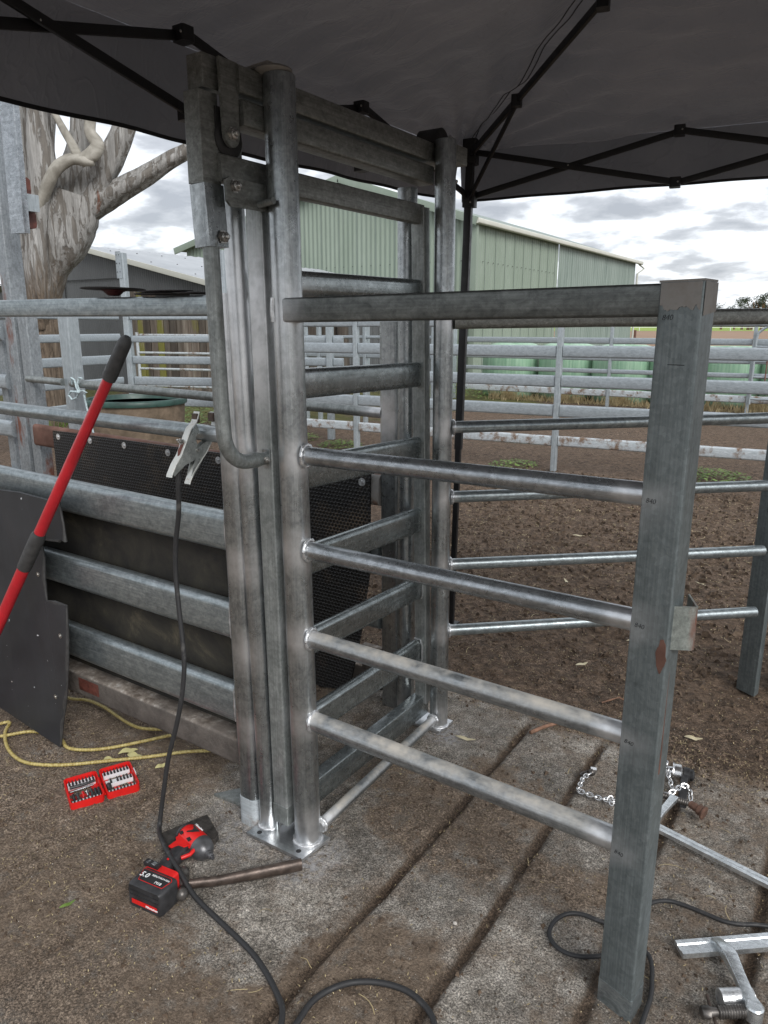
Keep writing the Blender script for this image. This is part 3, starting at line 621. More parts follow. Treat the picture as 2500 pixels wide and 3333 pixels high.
# hanging tongue plates with rubber rollers
def tongue(y, z0, z1, x=-.066):
    pts = [(x, y-.027, z1), (x, y+.034, z1), (x, y+.032, z0+.05)]
    for k in range(9): a = math.radians(0-180*k/8); pts.append((x, y+.006+.026*math.cos(a), z0+.03+.03*math.sin(a)))
    b = MB(); b.poly(pts, (.009, 0, 0)); return b.build('roller_plate', M['galv_dark'], fr)
tongue(-.138, 2.022, 2.213, -.070)
b = MB(); b.lathe((-.125, -.125, 2.045), (1, 0, 0), [(0, .040), (.003, .046), (.045, .046), (.049, .040)], 26); b.box(-.122, -.078, -.168, -.088, 2.045, 2.11); b.build('rubber_roller', M['black_rubber'], fr)  # lathed roller, plus a black box standing in for shadow inside the slot
def boltat(p, ax, par, r=.011, s=1):
    b = MB(); ax = Vector(ax).normalized(); p = Vector(p)
    b.lathe(p, ax, [(0, r*1.55), (.002, r*1.55), (.0021, r*.5), (.0022, r*1.2), (.010*s, r*1.2), (.011*s, r)], 6); b.lathe(p+ax*.011*s, ax, [(0, r*.62), (.007, r*.62), (.009, r*.35)], 12)
    return b.build('bolt', M['bolt'], par, 30)
boltat((-.061, -.132, 2.052), (1, 0, 0), fr)
b = MB(); b.lathe((-.125, .865, 2.222), (1, 0, 0), [(0, .034), (.003, .040), (.085, .040), (.090, .034)], 26); b.build('rubber_roller', M['black_rubber'], fr)
boltat((-.034, .905, 2.228), (1, 0, 0), fr)
b = MB(); b.rbar((-.035, .885, 2.185), (-.035, .985, 2.185), .060, .058, .002, sub=0); b.build('beam_end', M['galv_dark'], fr)
b = MB(); pts = [(-.03, .88, 2.16), (-.03, .935, 2.16), (-.03, .935, 2.08)]+[(-.03, .908+.027*math.cos(math.radians(-180*k/8)), 2.08+.027*math.sin(math.radians(-180*k/8))) for k in range(9)]
b.poly(pts, (.008, 0, 0)); b.build('roller_plate', M['galv_dark'], fr); boltat((-.022, .912, 2.095), (1, 0, 0), fr, .009)
# base plates
def plate(pts, z, th, holes, par):
    b = MB(); P = [Vector((x, y, z)) for x, y in pts]; b.poly(P, (0, 0, th)); o = b.build('base_plate', M['galv_x'], par, 30, spray=True)
    for hx, hy in holes:
        b = MB(); b.lathe((hx, hy, z+th-.0015), (0, 0, 1), [(0, .0085), (.0019, .0085)], 18); b.build('bolt_hole', M['black_rubber'], o, 30)
plate([(-.185, -.085), (.045, -.083), (.055, .045), (-.18, .045)], .004, .010, [(-.150, -.062), (.012, -.060)], fr)
plate([(-.20, .795), (.035, .795), (.04, .90), (-.20, .90)], .004, .010, [(-.10, .81)], fr)
b = MB(); b.pipe((.030, .02, .058), (.005, .80, .058), .0185, 18); b.build('bottom_bar', M['galv_dust'], fr, spray=True)
for c, ax, r in (((.001, 0, .018), (0, 0, 1), .043), ((-.150, -.012, .018), (0, 0, 1), .034), ((.005, .84, .018), (0, 0, 1), .038), ((.028, .035, .058), (0, 1, 0), .021), ((.006, .79, .058), (0, 1, 0), .021)):
    b = MB(); b.weld(c, ax, r); b.build('weld_bead', M['weld'], fr, 60)
b = MB(); b.pipe((-.112, -.02, .014), (-.112, -.02, .062), .007, 10); b.build('stop_pin', M['galv_v'], fr)
# ------------------------------------------------------------------ sliding gate
gt = thing('sliding_gate', 'galvanised sliding gate of horizontal oval rails standing between the frame posts', 'gate', (-.09, .4, .06))
b = MB(); b.rbar((-.086, -.006, .115), (-.101, -.006, 2.00), .058, .046, .005, (0, 1, 0)); st_ = b.build('front_stile', M['galv_flat'], gt, spray=True)
b = MB(); b.rbar((-.0855, -.006, .055), (-.086, -.006, .1185), .061, .050, .004, (0, 1, 0), 0); b.build('stile_foot', M['galv_flat'], st_)
b = MB(); b.rbar((-.072, .842, .10), (-.086, .80, 2.00), .052, .042, .004, (0, 1, 0)); b.build('rear_stile', M['galv_flat'], gt, spray=True)
rails = [(1.943, 2.006, 1.948, 2.008), (1.679, 1.758, 1.700, 1.755), (1.396, 1.483, 1.388, 1.471), (1.121, 1.225, 1.104, 1.195), (.848, .946, .832, .921), (.575, .670, .558, .640), (.290, .388, .279, .377)]
for k, (a0, a1, b0, b1) in enumerate(rails):
    b = MB(); y0 = -.165 if k == 0 else .0; y1 = .80 if k == 0 else .825
    za = (a0+a1)/2; zb = (b0+b1)/2; x = -.088
    if k == 0: b.rbar((x, y0, za), (x, y1, zb), .036, a1-a0, .004, sub=.05)
    else: b.rbar((x, y0, za+(za-zb)*.1), (x, y1, zb), .040, (a1-a0+b1-b0)/2+.004, .0185, sub=.05)
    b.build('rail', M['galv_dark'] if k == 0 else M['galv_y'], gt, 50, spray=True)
b = MB(); b.rbar((-.082, .015, .090), (-.082, .86, .084), .050, .092, .005, sub=.05); b.build('bottom_rail', M['galv_y'], gt)
for (a0, a1, b0, b1) in rails[1:]:
    b = MB()
    z = (b0+b1)/2; w = (b1-b0)/2
    pts = [(-.068+.006*0, .812, z-w), (-.062, .812, z-w*.6), (-.062, .812, z+w*.6), (-.07, .812, z+w+.004), (-.10, .812, z+w+.004)]
    b.sweep(pts, [(math.cos(t_)*.004, math.sin(t_)*.004) for t_ in (0, 1.05, 2.1, 3.14, 4.2, 5.24)], (0, 1, 0))
    b.build('weld_bead', M['weld'], gt, 60)
# upper tube, hook plate and bent handle of the gate
b = MB(); b.rbar((-.108, -.185, 1.935), (-.108, -.185, 2.137), .052, .060, .003, (0, 1, 0), .03); ut = b.build('lock_tube', M['galv_dark'], gt)
b = MB(); b.rbar((-.100, -.180, 1.790), (-.106, -.182, 1.934), .052, .066, .003, (0, 1, 0), .03); b.build('lower_tube', M['galv_v'], ut)
b = MB(); b.poly([(-.060, -.170, 1.945), (-.060, -.155, 1.953), (-.060, -.012, 1.950), (-.060, -.012, 1.888), (-.060, -.155, 1.886), (-.060, -.168, 1.897)], (.008, 0, 0)); hp = b.build('hook_plate', M['galv_dark'], gt)
boltat((-.052, -.140, 1.933), (1, 0, 0), gt); boltat((-.073, -.168, 1.815), (1, 0, 0), gt)
b = MB(); b.pipe((-.058, -.056, 1.900), (.002, -.062, 1.906), .0085, 14); b.build('pin', M['galv_flat'], gt)
b = MB(); pts = [(-.094, -.190, 1.80), (-.092, -.189, 1.6), (-.091, -.187, 1.42), (-.090, -.184, 1.33)]
for k in range(1, 9):
    a = math.radians(90*k/8); pts.append((-.090, -.184+.085*(1-math.cos(a)), 1.33-.088*math.sin(a)))
pts += [(-.089, -.06, 1.241)]
b.tube(pts, .0205, 18, (0, 1, 0)); b.tube([(-.089, -.068, 1.241), (-.088, -.05, 1.241), (-.087, -.022, 1.241)], [.0215, .018, .0165], 14, (0, 0, 1)); hd = b.build('handle', M['galv_flat'], gt)
b = MB(); b.rbar((-.085, -.030, 1.214), (-.085, -.030, 1.266), .030, .006, .002, (0, 1, 0), 0); b.build('lug', M['galv_v'], hd); boltat((-.070, -.048, 1.241), (1, -.3, 0), hd, .006)
# ------------------------------------------------------------------ near race panel
np_ = thing('race_side', 'near side of cattle race with wide galvanised rails over dark lining', 'cattle race', (-1.0, 0, 0))
b = MB(); b.rbar((-.222, -.012, .004), (-.236, -.012, 1.69), .075, .060, .022, (0, 1, 0)); b.build('end_post', M['galv_v'], np_, 50, spray=True)
b = MB(); b.rbar((-.222, -.012, -.002), (-.2221, -.012, .098), .079, .064, .022, (0, 1, 0), 0); b.build('post_foot', M['white_rail'], np_, 50)
b = MB(); b.rbar((-2.55, -.0, .0), (-2.55, 0, 1.66), .09, .07, .006, (0, 1, 0)); b.build('end_post', M['galv_oldv'], np_)
def xr(name, x0, x1, z0a, z1a, z0b, z1b, mat, w=.045, r=.02, y=-.008):
    b = MB(); b.rbar((x0, y, (z0a+z1a)/2), (x1, y, (z0b+z1b)/2), w, ((z1a-z0a)+(z1b-z0b))/2, r, sub=.06); return b.build(name, mat, np_, 50)
xr('top_rail', -2.6, -.262, 1.641, 1.700, 1.630, 1.686, M['galv_race'], .05, .006)
b = MB(); b.pipe((-2.6, -.012, 1.312), (-.255, -.012, 1.290), .0245, 20, .08); b.build('pipe_rail', M['galv_race'], np_, spray=True)
xr('rail', -2.6, -.258, .964, 1.082, .930, 1.058, M['galv_race'], .052, .024)
xr('rail', -2.6, -.258, .66, .785, .643, .771, M['galv_race'], .052, .024)
xr('rail', -2.6, -.258, .37, .506, .351, .487, M['galv_race'], .052, .024)
b = MB(); b.rbar((-2.6, .015, .262), (-.255, .015, .250), .10, .095, .012, sub=.06); bb = b.build('base_beam', M['dirty_beam'], np_, 50)
b = MB(); b.rbar((-1.10, -.0362, .262), (-.98, -.0362, .262), .0015, .05, .0005, sub=0); b.build('sticker', M['orange'], bb)
b = MB(); b.box(-2.5, -.262, .030, .040, .30, 1.045); b.build('lining', M['mouldy lining board'], np_, smooth=False)
for z in (1.0, .71, .42):
    b = MB(); pts = [(-.262, -.03, z-.058), (-.262, -.034, z), (-.262, -.03, z+.058)]; b.sweep(pts, [(math.cos(t_)*.0035, math.sin(t_)*.0035) for t_ in (0, 1.05, 2.1, 3.14, 4.2, 5.24)], (0, 1, 0)); b.build('weld_bead', M['weld'], np_, 60)
for z in (1.62, 1.28, 1.0, .74, .54, .33):
    b = MB(); b.sweep([(-.184, -.01, z-.02), (-.183, -.014, z), (-.184, -.01, z+.02)], [(math.cos(t_)*.007, math.sin(t_)*.005) for t_ in (0, 1.05, 2.1, 3.14, 4.2, 5.24)], (0, 1, 0)); b.build('weld_bead', M['weld'], np_, 60)
# ------------------------------------------------------------------ far race side
fp = thing('race_side', 'far side of cattle race with honeycomb rubber mat bolted along its rust brown rail', 'cattle race', (-1.2, .9, 0))
b = MB(); b.rbar((-.255, .905, .0), (-.268, .905, 1.62), .088, .07, .016, (0, 1, 0)); b.build('end_post', M['galv_v'], fp, 50, spray=True)
for x0, nm, mt in ((-2.378, 'post', M['galv_oldv']), (-2.76, 'post', M['galv_rusty'])):
    b = MB(); b.rbar((x0, .935, 0), (x0, .935, 1.66), .088, .072, .006, (0, 1, 0)); b.build(nm, mt, fp)
b = MB(); b.rbar((-2.885, .95, 0), (-2.885, .95, 2.95), .085, .10, .006, (0, 1, 0)); tp = b.build('tall_post', M['galv_rusty'], fp)
b = MB(); b.pipe((-2.74, .885, 1.312), (-2.41, .888, 1.305), .0195, 16); b.pipe((-2.33, .888, 1.303), (-.30, .885, 1.268), .0215, 16); b.build('pipe_rail', M['galv_flat'], fp, spray=True)
b = MB(); b.rbar((-2.72, .888, .992), (-.305, .888, .955), .045, .125, .02, sub=.08); b.build('rust_rail', M['rust_rail'], fp, 50)
b = MB(); b.rbar((-.40, .882, .955), (-.303, .882, .953), .047, .127, .02, sub=.08); b.build('rail_stub', M['smeared grey primer'], fp, 50)
b = MB(); b.poly([(-2.50, .850, 1.036), (-2.51, .850, .40), (-.62, .850, -.0), (-.46, .85, .03), (-.395, .850, .30), (-.345, .850, .60), (-.339, .850, 1.022), (-1.18, .850, 1.030)], (0, .010, 0)); mt_ = b.build('rubber_mat', M['honeycomb rubber'], fp, smooth=False)
for x, z in ((-2.451, 1.005), (-2.165, 1.007), (-1.881, 1.006), (-1.547, .999), (-1.2, .995), (-.79, .99), (-.378, .986)):
    b = MB(); b.lathe((x, .8495, z), (0, -1, 0), [(0, .017), (.002, .017), (.0021, .007), (.006, .006)], 20); b.build('washer', M['weld'], mt_)
b = MB(); b.rbar((-2.5, .888, .70), (-.31, .888, .68), .045, .11, .02, sub=.2); b.rbar((-2.5, .888, .42), (-.31, .888, .40), .045, .11, .02, sub=.2); b.build('rail', M['galv_race'], fp, 50)
b = MB(); b.rbar((-2.6, .93, .11), (-.31, .93, .10), .09, .095, .01, sub=.1); b.rbar((-.41, .90, .19), (-.31, .90, .19), .03, .12, .004, sub=0); b.build('base_beam', M['dirty_beam'], fp)
b = MB(); b.rbar((-2.575, .84, 2.08), (-2.54, .84, 2.95), .125, .035, .004, (0, 1, 0)); b.build('guide_channel', M['galv_x'], fp)
b = MB(); b.rbar((-2.66, .905, 2.242), (-2.535, .905, 2.236), .07, .085, .006, sub=0); b.build('bracket', M['galv_oldv'], fp)
b = MB(); b.rbar((-2.69, .93, 2.16), (-2.60, .93, 2.16), .05, .09, .02, sub=0); b.build('bracket_block', M['orange'], fp); b = MB(); b.rbar((-2.69, .93, 2.33), (-2.62, .93, 2.33), .05, .09, .02, sub=0); b.build('bracket_block', M['orange'], fp)
# yard panel continuing to the left
yp = thing('yard_panel', 'galvanised stockyard panel with fat oval rails at the far left edge', 'fence panel', (-3.8, 1.0, 0))
for z0, z1 in ((1.522, 1.600), (1.226, 1.316), (.930, 1.030), (.62, .72), (.30, .40)):
    b = MB(); b.rbar((-5.0, 1.0, (z0+z1)/2), (-3.14, 1.0, (z0+z1)/2), .045, z1-z0, .02, sub=.2); b.build('rail', M['galv_old'], yp, 50)
for x in (-3.115, -3.26, -4.6):
    b = MB(); b.rbar((x, 1.03 if x > -3.2 else 1.06, 0), (x, 1.03 if x > -3.2 else 1.06, 1.64), .035 if x > -3.2 else .07, .05, .004, (0, 1, 0), .3); b.build('post', M['galv_rusty'], yp)
# twine on the far post
b = MB(); P = [(-2.30, .868, 1.30), (-2.285, .858, 1.335), (-2.262, .858, 1.325), (-2.25, .86, 1.28), (-2.225, .86, 1.262), (-2.24, .858, 1.30), (-2.222, .86, 1.338), (-2.20, .862, 1.335)]
b.tube(P, .0055, 8); b.tube([(-2.235, .86, 1.262), (-2.30, .855, 1.262), (-2.322, .855, 1.242), (-2.295, .855, 1.218), (-2.25, .855, 1.232), (-2.232, .856, 1.26)], .0055, 8)
b.tube([(-2.235, .86, 1.262), (-2.19, .855, 1.272), (-2.165, .858, 1.262), (-2.19, .858, 1.25), (-2.18, .858, 1.20), (-2.165, .858, 1.12), (-2.14, .858, 1.05)], .005, 8)
b.sph((-2.232, .855, 1.262), .012, 8, 6); tag(b.build('twine', M['twine'], org=(-2.23, .86, 1.26)), 'pale blue twine knotted round the pipe and post of the race', 'twine')
# ------------------------------------------------------------------ front wing panel
wg = thing('wing_panel', 'nearest wing of round galvanised rails running from the gate frame to a thick post', 'fence panel', (.5, 0, 0))
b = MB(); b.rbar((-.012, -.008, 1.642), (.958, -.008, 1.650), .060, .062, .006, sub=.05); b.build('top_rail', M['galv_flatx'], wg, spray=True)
for k, (za, zb) in enumerate(((1.255, 1.262), (.983, .982), (.711, .706), (.443, .428))):
    b = MB(); b.pipe((.030, 0, za), (.955, -.006, zb), .0255 if k < 3 else .029, 26); b.build('rail', M['galv_x'] if k < 2 else M['galv_dust'], wg, spray=True)
for za in (1.255, .983, .711, .443):
    b = MB(); b.weld((.036, 0, za), (1, .15, 0), .030, .0055); b.build('weld_bead', M['weld'], wg, 60)
b = MB(); b.sweep([(-.034, -.038, 1.612), (-.035, -.040, 1.64), (-.034, -.038, 1.674)], [(math.cos(t_)*.006, math.sin(t_)*.006) for t_ in (0, 1.05, 2.1, 3.14, 4.2, 5.24)], (0, 1, 0))
b.build('weld_bead', M['weld'], wg, 60)
# post: RHS turned a little
def quadpost(name, base, top, mat, par, rd=.006, z0=0.0, z1=1.7, n=40):
    """post from 4 base corners to 4 top corners, rounded corners"""
    def ring(c4, z):
        P = []; m = len(c4)
        for i in range(4):
            p = Vector(c4[i]); a = (Vector(c4[i-1])-p).normalized(); c = (Vector(c4[(i+1) % 4])-p).normalized()
            for k in range(4):
                t = k/3; q = p+a*rd*(1-t)**2+c*rd*t**2; P.append((q.x, q.y, z))
        return P
    b = MB(); vs = []; fs = []
    for k in range(n+1):
        t = k/n; vs += ring([tuple(np.array(base[i])*(1-t)+np.array(top[i])*t) for i in range(4)], z0+(z1-z0)*t)
    for k in range(n):
        for j in range(16): fs.append((k*16+j, k*16+(j+1) % 16, (k+1)*16+(j+1) % 16, (k+1)*16+j))
    fs += [tuple(range(16))[::-1], tuple(n*16+j for j in range(16))]
    b.add(vs, fs); return b.build(name, mat, par, 40, spray=True)
PB = [(.949, -.044), (1.036, -.071), (1.045, .003), (.960, .030)]; PT = [(.952, -.051), (1.038, -.081), (1.047, -.010), (.961, .022)]
pp = quadpost('post', PB, PT, M['galv_post'], wg, .006, 0, 1.682)
def onP(z, u, off=.0009):   # point on the wide front face
    t = z/1.682; a = np.array(PB[0])*(1-t)+np.array(PT[0])*t; c = np.array(PB[1])*(1-t)+np.array(PT[1])*t
    p = a+(c-a)*u; d = (c-a)/np.linalg.norm(c-a); n = np.array((d[1], -d[0])); return Vector((p[0]+n[0]*off, p[1]+n[1]*off, z)), Vector((d[0], d[1], 0)), Vector((n[0], n[1], 0))
def ponP(zs, pts, name, mat, off=.0012):
    b = MB(); P = [onP(z, u, .0002)[0] for z, u in pts]; n = onP(pts[0][0], .5)[2]; b.poly(P, n*off); return b.build(name, mat, pp, smooth=False)
ponP(0, [(1.680, .05), (1.680, .96)]+[(1.634+.014*(float(vnoise(np.array(k*.35), np.array(2.2), 3))-.5)+.006*(float(vnoise(np.array(k*1.3), np.array(7.2), 3))-.5), .96-.91*k/30) for k in range(31)], 'primer_patch', M['smeared grey primer'])
b = MB(); b.poly([(*(np.array(PT[i])+(np.array(PT[i])-np.array([.998, -.021]))*.015), 1.681) for i in range(4)], (0, 0, .004)); b.build('cap', M['smeared grey primer'], pp, smooth=False)
b = MB(); b.poly([(1.0395, -.077, 1.62), (1.048, -.012, 1.628), (1.048, -.012, 1.680), (1.0395, -.077, 1.680)], (.0012, 0, 0)); b.build('primer_patch', M['smeared grey primer'], pp, smooth=False)
ponP(0, [(.945+(.030+.010*(float(vnoise(np.array(k*.9), np.array(5.), 8))-.5))*math.sin(2*math.pi*k/30)*(1 if k < 15 else 1.3), .86+.125*math.cos(2*math.pi*k/30)*(.8+.5*float(vnoise(np.array(k*.8), np.array(1.), 4)))*.9) for k in range(30)], 'rust_patch', M['rust_rail'])
for z, u in ((1.612, .12), (1.255, .12), (.985, .12), (.71, .12), (.425, .12)):
    o_, d_, n_ = onP(z, u, .0004); text('840', .0155, pp, M['ink'], o_, d_, (0, 0, 1), shear=.2)
o_, d_, n_ = onP(1.53, .35, .0004); b = MB(); b.rbar(o_, o_+d_*.035, .0008, .0014, .0002, sub=0); b.build('scribe_mark', M['ink'], pp, smooth=False)
b = MB(); pf = [tuple(np.array(PB[i])+(np.array(PB[i])-np.array([.998, -.021]))*.02) for i in range(4)]
quadpost('post_foot', pf, pf, M['galv_race'], wg, .006, -.004, .062, 1)
b = MB(); b.poly([(1.0385, -.055, .66), (1.0385, -.020, .66), (1.0385, -.025, .90), (1.0385, -.05, .90)], (.002, 0, 0)); b.build('rust_streak', M['rust_rail'], pp, smooth=False)
# latch socket: open three sided box on the post side
b = MB(); S0 = [(1.030, -.060), (1.076, -.040), (1.050, .022)]
def wall(p, q, z0, z1, th=.004):
    p = Vector((*p, z0)); q = Vector((*q, z0)); d = (q-p).normalized(); n = Vector((d.y, -d.x, 0)); b.poly([p, q, q+Vector((0, 0, z1-z0)), p+Vector((0, 0, z1-z0))], n*th)
wall((1.030, -.062), (1.076, -.038), .955, 1.050); wall((1.076, -.038), (1.046, .030), .955, 1.050)
ls = b.build('latch_socket', M['socket'], wg, smooth=False)
# ------------------------------------------------------------------ rear wing panel
rw = thing('wing_panel', 'rear wing of thin galvanised rails going from the rear gate post to the right edge', 'fence panel', (.5, 1.3, 0))
dirw = Vector((math.cos(math.radians(42)), math.sin(math.radians(42)), 0)); B0 = Vector((0, .84, 0))
b = MB(); b.rbar(B0+dirw*.03+Vector((0, 0, 1.622)), B0+dirw*1.32+Vector((0, 0, 1.640)), .045, .060, .015, sub=.05); b.build('top_rail', M['galv_dark'], rw)
for za, zb in ((1.238, 1.250), (.972, .975), (.703, .698), (.427, .426)):
    b2 = MB(); b2.pipe(B0+dirw*.03+Vector((0, 0, za)), B0+dirw*1.37+Vector((0, 0, zb)), .0225, 20); b2.build('rail', M['galv_race'], rw, spray=True)
    b = MB(); b.weld(B0+dirw*.038+Vector((0, 0, za)), dirw, .024, .005); b.build('weld_bead', M['weld'], rw, 60)
QB = [(.969, 1.889), (1.051, 1.841), (1.062, 1.893), (.985, 1.945)]; qp = quadpost('post', QB, QB, M['galv_post'], rw, .005, 0, 1.69)
d_ = Vector((QB[1][0]-QB[0][0], QB[1][1]-QB[0][1], 0)).normalized(); nrm = Vector((d_.y, -d_.x, 0))
for z, s_ in ((.835, '950'), (.620, '1108')): text(s_, .018, qp, M['ink'], Vector((*QB[0], z))+d_*.055+nrm*.0008, (0, 0, 1), -d_, shear=.15)
# mossy tyre cut off by the frame
ty = thing('old_tyre', 'old mossy tyre standing half out of frame beside the rear wing post', 'tyre', (0, 0, 0), rot=(0, 0, 0)); ty.location = (1.30, 2.03, .215)
ty.rotation_euler = (math.radians(90), 0, math.radians(25))
b = MB(); R_, r_ = .165, .065
pts = [(math.cos(2*math.pi*k/28)*R_, math.sin(2*math.pi*k/28)*R_, 0) for k in range(29)]
b.sweep(pts, [(math.cos(2*math.pi*k/12)*r_, math.sin(2*math.pi*k/12)*r_*1.2) for k in range(12)], (0, 0, 1), False); b.build('tread', M['mossy tyre rubber'], ty, 60)
# ------------------------------------------------------------------ gazebo
K0 = Vector((-.56, 1.97, 0)); E1 = Vector((.985, .17, 0)).normalized(); E2 = Vector((-.03, -1, 0)).normalized(); SZ = 3.0
gb = thing('gazebo', 'black framed pop up gazebo with dark grey canopy over the work area', 'gazebo', (.9, .7, 0))
n = 190; vs = []; cc = []
def ridged(x, y, s_): return 1-abs(2*float(fbm(np.array(x), np.array(y), 3, s_, .55))-1)*2.2
for j in range(n+1):
    for i in range(n+1):
        u, v = i/n, j/n; p = K0+E1*SZ*u+E2*SZ*v; m = 1-max(abs(2*u-1), abs(2*v-1))
        z = 2.445+.44*m+.0
        hip = abs(abs(2*u-1)-abs(2*v-1))
        z -= .055*math.sin(math.pi*min(1, hip*1.1))*math.sin(math.pi*min(1, max(0, m)))**.7
        e_ = max(abs(2*u-1), abs(2*v-1)); w_ = .022*ridged(p.x*1.8+v, p.y*4.2-u*2, 3)+.004*ridged(p.x*7, p.y*3.6+p.x*2, 9)-.02
        # tension creases fanning from the corner
        dc = (p-K0).length; an = math.atan2(-(p-K0).dot(E2)*-1, (p-K0).dot(E1)); w_ += .020*math.sin(an*26+2.5*math.sin(dc*3))*math.exp(-dc*.9)*min(1, dc*4)
        vs.append((p.x, p.y, z+w_*min(1, m*20+.1)))
b = MB(); b.add(vs, [(j*(n+1)+i, j*(n+1)+i+1, (j+1)*(n+1)+i+1, (j+1)*(n+1)+i) for j in range(n) for i in range(n)])
cn = b.build('canopy', M['canopy fabric'], gb, 60)
for a_ in (0, 1):
    for off in (-1, 1):
        P = [Vector(vs[(k if a_ == 0 else n-k)*(n+1)+k+(off if 0 < k < n else 0)]) for k in range(n+1)]
        b = MB(); b.sweep([p-Vector((0, 0, .002)) for p in P], rrect(.004, .002, .0008), (0, 0, 1)); b.build('seam', M['black_tube'], cn)
corners = [K0, K0+E1*SZ, K0+E1*SZ+E2*SZ, K0+E2*SZ]; zl = [2.220, 2.245, 2.19, 2.158]; ctr = (corners[0]+corners[2])/2
for k in range(4):
    a, c = corners[k], corners[(k+1) % 4]; b = MB(); vs = []; m = 60
    for i in range(m+1):
        t = i/m; p = a.lerp(c, t); o_ = (p-ctr); o_.z = 0; o_ = (c-a).cross(Vector((0, 0, 1))).normalized(); o_ = o_ if o_.dot(p-ctr) > 0 else -o_
        for j in range(7):
            s_ = j/6; wv = .010*math.sin(t*41+k)*s_+.008*math.sin(t*17+2*k)*s_
            zz = 2.447-(2.447-(zl[k]*(1-t)+zl[(k+1) % 4]*t))*s_; q = p+o_*(.045*s_+wv); vs.append((q.x, q.y, zz))
    b.add(vs, [(i*7+j, i*7+j+1, (i+1)*7+j+1, (i+1)*7+j) for i in range(m) for j in range(6)])
    va = b.build('valance', M['canopy fabric'], gb, 60)
    b = MB(); b.sweep([Vector(vs[i*7+6]) for i in range(m+1)], rrect(.004, .012, .001), (0, 0, 1)); b.build('hem', M['black_tube'], va)
inset = .10; LG = [K0+E1*inset+E2*inset*1.2, K0+E1*(SZ-inset)+E2*inset, K0+E1*(SZ-inset)+E2*(SZ-inset), K0+E1*inset+E2*(SZ-inset)]
LG[0] = Vector((-.475, 1.835, 0))
for k in range(4):
    p = LG[k]; q = p+Vector((.035, .02, 0)) if k == 0 else p
    b = MB(); b.rbar(p, p*.6+q*.4+Vector((0, 0, 1.01)), .028, .028, .003, E1, 0); lg = b.build('leg', M['black_tube'], gb)
    b = MB(); b.rbar(p*.6+q*.4+Vector((0, 0, .98)), q+Vector((0, 0, 2.44)), .036, .036, .003, E1, 0); b.build('outer_leg', M['black_tube'], lg)
    b = MB(); b.obox(p+Vector((0, 0, .004)), (.035, 0, 0), (0, .035, 0), (0, 0, .004)); b.build('foot_plate', M['black_tube'], lg)
    b = MB(); b.rbar(q+Vector((0, 0, 2.35)), q+Vector((0, 0, 2.46)), .066, .066, .008, E1, 0); b.build('corner_bracket', M['black_tube'], lg); b = MB(); b.rbar(q+Vector((0, 0, 2.16)), q+Vector((0, 0, 2.235)), .060, .060, .008, E1, 0); b.build('corner_bracket', M['black_tube'], lg)
    for zz in (2.18, 2.21, 2.39):
        b = MB(); b.sph(q-FW*.035+Vector((0, 0, zz)), .0045, 6, 4); b.build('rivet', M['bolt'], lg)
def truss(a, c, cells, par):
    d = (c-a)/cells; nr = (c-a).cross(Vector((0, 0, 1))).normalized()*.012
    for k in range(cells):
        s, e_ = a+d*k, a+d*(k+1)
        up0, lo0 = (2.41, 2.195) if True else 0, 0
        hi, lo = Vector((0, 0, 2.41)), Vector((0, 0, 2.205))
        b = MB(); b.rbar(s+hi+nr, e_+lo+nr, .012, .026, .002, sub=0); b.build('truss_bar', M['black_tube'], par)
        b = MB(); b.rbar(s+lo-nr, e_+hi-nr, .012, .026, .002, sub=0); b.build('truss_bar', M['black_tube'], par)
    for k in range(1, cells):
        s = a+d*k
        for zz in (2.41, 2.205):
            b = MB(); b.rbar(s+Vector((0, 0, zz-.02)), s+Vector((0, 0, zz+.02)), .05, .045, .008, d.normalized(), 0); b.build('truss_joint', M['black_tube'], par)
    for k in range(1, cells*2):
        s = a+d*k/2
        for zz in ((2.308,) if k % 2 else (2.41, 2.205)):
            b = MB(); b.sph(s+Vector((0, 0, zz))-FW*.028, .004, 6, 4); b.build('rivet', M['bolt'], par)
L0 = Vector((-.455, 1.855, 0))
truss(L0, L0+Vector((-.02, -2.62, 0)), 3, gb); truss(L0, L0+Vector((2.79, .45, 0)), 3, gb)
truss(LG[1], LG[2], 3, gb); truss(LG[3], LG[2], 3, gb)
hub = (LG[0]+LG[2])/2+Vector((0, 0, 2.80))
b = MB(); b.rbar(hub-Vector((0, 0, .18)), hub+Vector((0, 0, .03)), .03, .03, .004, E1, 0); b.rbar(hub-Vector((0, 0, .15)), hub-Vector((0, 0, .08)), .07, .07, .01, E1, 0); b.build('peak_hub', M['black_tube'], gb)
for k in range(4):
    q = (L0 if k == 0 else LG[k])+Vector((0, 0, 2.385)); b = MB(); b.rbar(q, hub-Vector((0, 0, .05)), .016, .028, .003, sub=0)
    j_ = q.lerp(hub-Vector((0, 0, .05)), .30); st_o = b.build('peak_strut', M['black_tube'], gb)
    b = MB(); b.rbar(j_-Vector((0, 0, .025)), j_+Vector((0, 0, .02)), .04, .04, .006, E1, 0); b.build('strut_joint', M['black_tube'], st_o); b = MB(); j2 = q.lerp(hub-Vector((0, 0, .05)), .66); b.rbar(j2-Vector((0, 0, .03)), j2+Vector((0, 0, .02)), .05, .04, .006, E1, 0); b.build('strut_joint', M['black_tube'], st_o); b = MB()
    b.rbar(j_-Vector((0, 0, .01)), (L0 if k == 0 else LG[k])+Vector((0, 0, 2.18)), .012, .022, .003, sub=0); b.build('brace', M['black_tube'], st_o)
